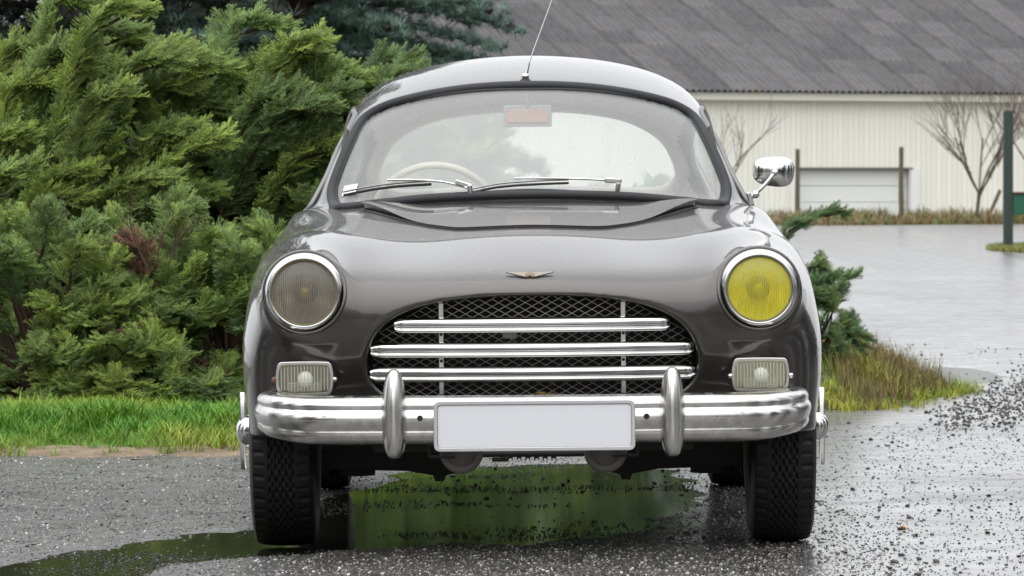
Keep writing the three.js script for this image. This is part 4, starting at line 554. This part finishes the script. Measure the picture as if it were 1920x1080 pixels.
// ------------------------------------------------------------------ conifers behind
function tuftNeedle(seed, n) { const r = rng(seed), pos = [], idx = []; for (let i = 0; i < n; i++) { const a = r() * 6.283, e = (r() - 0.35) * 1.9, d = V(Math.cos(a) * Math.cos(e), Math.sin(e) * 0.9 + 0.25, Math.sin(a) * Math.cos(e)).normalize(), s = d.clone().cross(V(0.3, 1, 0.2)).normalize().multiplyScalar(0.045), o = pos.length / 3; pos.push(s.x, s.y, s.z, -s.x, -s.y, -s.z, d.x, d.y, d.z); idx.push(o, o + 1, o + 2); } return geoFrom(pos, idx); }
const needle = tuftNeedle(3, 30), barkGrey = std({ color: lin(0.05, 0.046, 0.04), roughness: 0.9 });
function conifer(label, name, base, o) {
  const r = rng(o.seed), t = thing(name, label, 'tree', [base[0], 0, base[1]], o.group), mats = [], cols = [], limbs = [];
  obj('trunk', bar(V(0, -0.05, 0), V(0, o.h, 0), o.h * 0.022, 0.02, 10), bark, t);
  for (let i = 0; i < o.n; i++) {
    const f = (i + r()) / o.n, y = o.h * (o.low + (0.98 - o.low) * f), L = o.r * Math.pow(1 - f, 0.75) * (0.75 + 0.45 * r()) + 0.15, a = i * 2.4 + r() * 0.6, d = V(Math.cos(a), 0, Math.sin(a)), p0 = V(0, y, 0), p1 = V(d.x * L * 0.5, y + L * o.lift * 0.7, d.z * L * 0.5), p2 = V(d.x * L, y + L * o.lift * 0.6 - L * o.droop, d.z * L);
    const c = new THREE.CatmullRomCurve3([p0, p1, p2]); limbs.push(new THREE.TubeGeometry(c, 5, 0.012 + L * 0.008, 4));
    const m = Math.max(4, Math.round(L * o.dens)); for (let k = 0; k < m; k++) { const u = 0.15 + 0.85 * k / m, p = c.getPoint(u), side = V(-d.z, 0, d.x), w = L * 0.34 * (1 - u * 0.75) * (k % 2 ? 1 : -1), q = 3 + ((r() * 3) | 0); for (let s = 0; s < q; s++) { const v = (s + r() * 0.6) / q, pp = p.clone().addScaledVector(side, w * v).add(V(d.x * Math.abs(w) * v * 0.6 + (r() - 0.5) * 0.08, -Math.abs(w) * v * 0.3 + (r() - 0.5) * 0.08, d.z * Math.abs(w) * v * 0.6)); const sc = o.leaf * (0.7 + r() * 0.6); mats.push(M4(pp.x, pp.y, pp.z, r() * 6.28, sc, sc * 0.9, (r() - 0.5), (r() - 0.5))); const b = 0.65 + r() * 0.7; cols.push(lin(o.col[0] * b, o.col[1] * b, o.col[2] * b)); } }
  }
  obj('limbs', merge(limbs), barkGrey, t); inst('crown', needle, leafMat, mats, cols, t); return t;
}
const at2 = (px, D) => { const p = placeAt(px, 400, D); return [p.x, p.z]; };
conifer('blue grey cedar with open tufted branches in front of the shed roof', 'cedar_tree', at2(560, 40), { seed: 201, h: 6.5, r: 1.9, n: 190, low: 0.05, lift: 0.10, droop: 0.10, dens: 22, leaf: 0.085, col: [0.15, 0.235, 0.19], group: 'evergreens behind the junipers' });
conifer('dark dense evergreen beyond the yellow green plumes', 'dark_conifer', at2(130, 33), { seed: 202, h: 6.8, r: 1.6, n: 130, low: 0.02, lift: 0.05, droop: 0.2, dens: 14, leaf: 0.10, col: [0.018, 0.030, 0.020], group: 'evergreens behind the junipers' });
conifer('dark dense evergreen standing beside the blue grey cedar', 'dark_conifer', at2(430, 47), { seed: 203, h: 8.5, r: 2.3, n: 150, low: 0.02, lift: 0.05, droop: 0.2, dens: 12, leaf: 0.13, col: [0.018, 0.028, 0.020], group: 'evergreens behind the junipers' });
conifer('dark dense evergreen at the outer end of the row', 'dark_conifer', at2(-180, 36), { seed: 204, h: 7.0, r: 2.0, n: 130, low: 0.02, lift: 0.05, droop: 0.2, dens: 12, leaf: 0.11, col: [0.018, 0.030, 0.020], group: 'evergreens behind the junipers' });

// ------------------------------------------------------------------ the long shed
{
  const yaw = 27 * Math.PI / 180, c = placeAt(1600, 410, 132), shed = thing('long_shed', 'long cream boarded shed with a corrugated grey roof', 'building', [c.x, 0, c.z]); shed.rotation.y = yaw;   // its own +x runs along the wall
  const cream = [lin(0.79, 0.78, 0.70), lin(0.80, 0.795, 0.72), lin(0.775, 0.76, 0.67)].map((q) => std({ color: q, roughness: 0.75 }));
  const S0 = -15, S1 = 12, H = 3.0, pw = 0.15, dLo = -1.72, dHi = 1.72, doorH = 1.22;
  const wall = obj('wall_core', merge([box(S1 - S0, H, 0.1, (S0 + S1) / 2, H / 2, -0.35), box(0.1, H, 8, S0 + 0.05, H / 2, -4.2), box(0.1, H, 8, S1 - 0.05, H / 2, -4.2)]), cream[2], shed);
  const r = rng(9), bg = new THREE.BoxGeometry(pw - 0.009, H, 0.014), bg2 = new THREE.BoxGeometry(pw - 0.009, H - doorH, 0.014);
  for (let x = S0 + pw / 2; x < S1; x += pw) { const over = x > dLo && x < dHi; const b = obj('board', over ? bg2 : bg, cream[(r() * 3) | 0], wall); b.position.set(x, over ? (H + doorH) / 2 : H / 2, 0.0); }
  obj('wall_backing', merge([box(dLo - S0, H, 0.03, (S0 + dLo) / 2, H / 2, -0.027), box(S1 - dHi, H, 0.03, (S1 + dHi) / 2, H / 2, -0.027), box(dHi - dLo, H - doorH, 0.03, 0, (H + doorH) / 2, -0.027)]), cream[1], wall);
  const white = std({ color: lin(0.74, 0.74, 0.71), roughness: 0.6 });
  const door = obj('shed_door', merge([0, 1, 2].map((k) => new RoundedBoxGeometry(dHi - dLo, doorH / 3 - 0.01, 0.05, 2, 0.01).translate(0, doorH / 6 + k * doorH / 3, -0.2))), std({ color: lin(0.74, 0.75, 0.71), roughness: 0.6 }), shed);
  for (const x of [dLo, dHi]) obj('door_jamb', box(0.22, doorH, 0.12, x, doorH / 2, 0.03), white, shed);
  { const n = 46, pos = [], idx = []; for (let i = 0; i <= n * 4; i++) { const x = mixn(dLo, dHi, i / (n * 4)), b = 0.03 * Math.sin(i / 4 * Math.PI * 2); pos.push(x, doorH + 0.02 + b, 0.06, x, doorH + 0.07 + b, -0.1); if (i) { const k = i * 2; idx.push(k - 2, k, k - 1, k - 1, k, k + 1); } } obj('corrugated_lintel', geoFrom(pos, idx), std({ color: lin(0.10, 0.10, 0.10), roughness: 0.8, side: THREE.DoubleSide }), shed); }
  obj('fascia', new RoundedBoxGeometry(S1 - S0 + 0.3, 0.19, 0.05, 2, 0.01).translate((S0 + S1) / 2, H + 0.005, 0.30), std({ color: lin(0.72, 0.71, 0.60), roughness: 0.6 }), shed);
  obj('soffit', box(S1 - S0 + 0.3, 0.02, 0.33, (S0 + S1) / 2, H - 0.02, 0.14), cream[2], shed);
  // roof: each corrugated sheet is its own piece, lapping the one below
  const pitch = 22 * Math.PI / 180, sw = 0.88, sl = 0.95, rows = 8, cols = Math.ceil((S1 - S0 + 0.4) / sw);
  const sheetGeo = (() => { const n = 30, pos = [], idx = [], uv = []; for (let i = 0; i <= n; i++) { const x = i / n * (sw + 0.02), h = 0.036 * Math.cos(i / n * Math.PI * 2 * 5); for (const [v, o] of [[-0.012, -0.012], [0, 0], [sl + 0.10, 0]]) { pos.push(x, h + o, -v); uv.push(x, v); } if (i) { const k = i * 3; for (let q = 0; q < 2; q++) idx.push(k - 3 + q, k + q, k - 3 + q + 1, k - 3 + q + 1, k + q, k + q + 1); } } return geoFrom(pos, idx, uv); })();
  const moss = canvasLess(256, (i, j) => { const n = fbm(i / 26, j / 26, 5), s = sstep(0.22, 0.5, n), v = 165 + 26 * fbm(i / 7, j / 30) + 22 * N3(i / 1.6, j / 1.6); return [mixn(v, 165, s * 0.45), mixn(v * 0.98, 148, s * 0.45), mixn(v * 1.0, 90, s * 0.45)]; }, true);
  const tones = [0.118, 0.135, 0.152, 0.128, 0.17, 0.105].map((t, k) => { const m = moss.clone(); m.offset.set(k * 0.31, k * 0.17); m.repeat.set(0.8, 0.7); m.needsUpdate = true; return std({ color: lin(t * 1.55, t * 1.55, t * 1.60), roughness: 0.7, map: m, side: THREE.DoubleSide }); });
  const front = new THREE.Group(); front.name = 'roof_slope'; shed.add(front); front.position.set(S0 - 0.2, H + 0.10, 0.46); front.rotation.x = pitch;
  for (let j = 0; j < rows; j++) for (let i = 0; i < cols; i++) { const p = obj('roof_sheet', sheetGeo, tones[(r() * 6) | 0], front); p.position.set(i * sw + (r() - 0.5) * 0.01, 0.05 + (r() - 0.5) * 0.006 + (i % 2) * 0.004, -j * sl); p.rotation.x = 0.060 + (r() - 0.5) * 0.008; }
  const ridgeZ = 0.40 - rows * sl * Math.cos(pitch), ridgeY = H + 0.09 + rows * sl * Math.sin(pitch);
  obj('ridge_cap', bar(V(S0 - 0.2, ridgeY + 0.04, ridgeZ), V(S1 + 0.2, ridgeY + 0.04, ridgeZ), 0.12, 0.12, 10), tones[1], shed);
  const bs = box(S1 - S0 + 0.4, 0.05, rows * sl); bs.translate(0, 0, -rows * sl / 2); bs.rotateX(-pitch); bs.translate((S0 + S1) / 2, ridgeY, ridgeZ); obj('rear_roof_slope', bs, tones[0], shed);
  obj('roof_deck', (() => { const g = box(S1 - S0 + 0.3, 0.03, rows * sl - 0.1); g.translate(0, 0, -rows * sl / 2); g.rotateX(pitch); g.translate((S0 + S1) / 2, H + 0.02, 0.36); return g; })(), std({ color: lin(0.24, 0.18, 0.12), roughness: 0.85 }), shed);
}
// rough grass along the shed wall
{
  const r = rng(55), mats = [], cols = []; const g = tuftGeo(71, 10, 0.6, 0.07);
  const A = placeAt(1300, 420, 112), B = placeAt(2000, 420, 118);
  for (let n = 0; n < 5200; n++) { const t = r(), x = mixn(A.x, B.x, t), z = mixn(A.z, B.z, t) - r() * 9, h = 0.10 + 0.12 * r() + (r() < 0.05 ? 0.25 : 0); mats.push(M4(x, 0, z, r() * 6.28, h * 1.4, h, (r() - 0.5) * 0.5, (r() - 0.5) * 0.5)); const q = r(); cols.push(q < 0.45 ? lin(0.19, 0.12, 0.055) : q < 0.75 ? lin(0.17, 0.16, 0.045) : lin(0.12, 0.16, 0.04)); }
  tag(inst('rough_grass', g, grassMat, mats, cols), 'rough brown grass strip below the cream shed', 'grass', null, 'stuff');
  const mats2 = [], cols2 = []; const c = groundAt(1925, 470); for (let n = 0; n < 2600; n++) { const a = r() * 6.28, q = Math.sqrt(r()); const x = c[0] + 0.4 + Math.cos(a) * q * 0.9, z = c[1] + Math.sin(a) * q * 3.2, h = 0.06 + r() * 0.08; mats2.push(M4(x, 0, z, r() * 6.28, h * 1.5, h)); cols2.push(lin(0.14 + r() * 0.08, 0.19, 0.04)); }
  tag(inst('post_grass', g, grassMat, mats2, cols2), 'green grass patch around the dark green post', 'grass', null, 'stuff');
}
// posts
{
  const wood = std({ color: lin(0.115, 0.10, 0.06), roughness: 0.9 });
  const post = (px, pyTop, D, label, w = 0.11) => { const p = placeAt(px, 400, D), h = CAM_H + (HORIZON - pyTop) * D / FOCAL; const o = thing('fence_post', label, 'post', [p.x, 0, p.z], 'weathered fence posts'); const g = new THREE.CylinderGeometry(w * 0.48, w * 0.52, h, 9, 6); const q = g.attributes.position; for (let i = 0; i < q.count; i++) { const y = q.getY(i); q.setX(i, q.getX(i) * (1 + 0.1 * N3(y * 3, px)) + 0.012 * N3(y * 1.3, px * 0.7)); } g.computeVertexNormals(); obj('shaft', g.translate(0, h / 2, 0), wood, o); obj('weathered_cap', new THREE.CylinderGeometry(w * 0.40, w * 0.49, 0.025, 9).translate(0, h + 0.0125, 0), std({ color: lin(0.20, 0.19, 0.12), roughness: 0.9 }), o); return o; };
  post(1495, 281, 121, 'weathered fence post beside the chrome door mirror'); post(1690, 277, 121, 'weathered fence post standing before the shed door');
  const l = post(1848, 352, 122, 'short leaning stake beside the bare tree trunk', 0.09); l.rotation.z = -0.42;
  const gp = placeAt(1890, 470, 75.7), g = thing('green_post', 'dark green square post with a box at its side', 'post', [gp.x, 0, gp.z]);
  const gm = std({ color: lin(0.022, 0.040, 0.033), roughness: 0.55 });
  obj('shaft', new RoundedBoxGeometry(0.135, 1.97, 0.135, 2, 0.012).translate(0, 0.985, 0), gm, g); obj('cap', new RoundedBoxGeometry(0.128, 0.02, 0.128, 2, 0.006).translate(0, 1.98, 0), gm, g);
  const mb = thing('post_box', 'green metal letter box on the dark post', 'letter box', [gp.x + 0.21, 0.66, gp.z - 0.02]); const gm2 = std({ color: lin(0.015, 0.10, 0.06), roughness: 0.4 });
  obj('box', new RoundedBoxGeometry(0.28, 0.29, 0.20, 3, 0.012), gm2, mb); obj('lid', new RoundedBoxGeometry(0.30, 0.03, 0.24, 3, 0.01).translate(0, 0.16, 0.01), std({ color: lin(0.10, 0.03, 0.025), roughness: 0.5 }), mb);
}
// bare trees
function bareTree(label, px, D, o) {
  const p = placeAt(px, 400, D), t = thing('bare_tree', label, 'tree', [p.x, 0, p.z], 'leafless small trees by the shed'), r = rng(o.seed), tr = [], br = [], tw = [];
  const grow = (a, d, L, w, lev) => { const b = a.clone().addScaledVector(d, L * 0.5).add(V((r() - 0.5) * L * 0.12, 0, (r() - 0.5) * L * 0.12)), e = a.clone().addScaledVector(d, L).add(V((r() - 0.5) * 0.1 * L, L * 0.05, (r() - 0.5) * 0.1 * L)); (lev === 0 ? tr : lev < 2 ? br : tw).push(new THREE.TubeGeometry(new THREE.CatmullRomCurve3([a, b, e]), 4, w, lev < 2 ? 6 : 4)); if (lev >= o.levels) return; const n = lev === 0 ? o.first : 3 + ((r() * 2) | 0); for (let i = 0; i < n; i++) { const u = lev === 0 ? 0.75 + 0.25 * r() : 0.35 + 0.65 * (i + r()) / n, s = a.clone().lerp(e, u), az = (lev === 0 ? i / n * 6.283 : 0) + r() * 6.283 * (lev === 0 ? 0.15 : 1), sp = lev === 0 ? 0.75 + 0.35 * r() : 0.45 + 0.35 * r(); const nd = d.clone().add(V(Math.cos(az) * sp, 0.28, Math.sin(az) * sp)).normalize(); grow(s, nd, L * (lev === 0 ? o.spread : 0.58 + 0.2 * r()), w * 0.52, lev + 1); } };
  grow(V(0, -0.03, 0), V(0.04, 1, 0).normalize(), o.trunk, o.w, 0);
  const m = std({ color: lin(0.10, 0.085, 0.06), roughness: 0.9 }), m2 = std({ color: lin(0.13, 0.095, 0.08), roughness: 0.9 });
  obj('trunk', merge(tr), m, t); obj('branches', merge(br), m, t); obj('crown', merge(tw), m2, t); return t;
}
bareTree('leafless small tree with a bent trunk before the shed wall', 1832, 119, { seed: 301, trunk: 0.72, w: 0.042, first: 6, spread: 1.9, levels: 4 });
bareTree('thin leafless sapling beyond the chrome door mirror', 1345, 120, { seed: 305, trunk: 0.6, w: 0.026, first: 4, spread: 2.1, levels: 3 });
bareTree('leafless tree beyond the dark green post', 1960, 124, { seed: 309, trunk: 0.9, w: 0.04, first: 5, spread: 1.9, levels: 3 });

// ------------------------------------------------------------------ what the paint and chrome mirror: a belt of trees behind the photographer
const spruceSpots = []; for (let k = 0; k < 9; k++) spruceSpots.push([-26 + k * 6.5 + (k % 2) * 1.2, 40 + (k % 3) * 3]);
for (let k = 0; k < 5; k++) spruceSpots.push([-12.5 - (k % 2) * 2, -2 + k * 6.5], [13 + (k % 2) * 2, 0 + k * 6.5]);
for (const q of [[12.5, -7], [14, -14], [15.5, -22], [17.5, -31]]) spruceSpots.push(q);
spruceSpots.forEach(([x, z], k) => conifer('dark spruce in the belt around the yard facing the coupe', 'spruce_tree', [x, z], { seed: 400 + k, h: 8.5 + (k % 4) * 1.2, r: 3.6, n: 80, low: 0.02, lift: 0.03, droop: 0.2, dens: 6, leaf: 0.30, col: [0.03, 0.042, 0.03], group: 'spruces around the yard' }));

renderer.render(scene, camera);
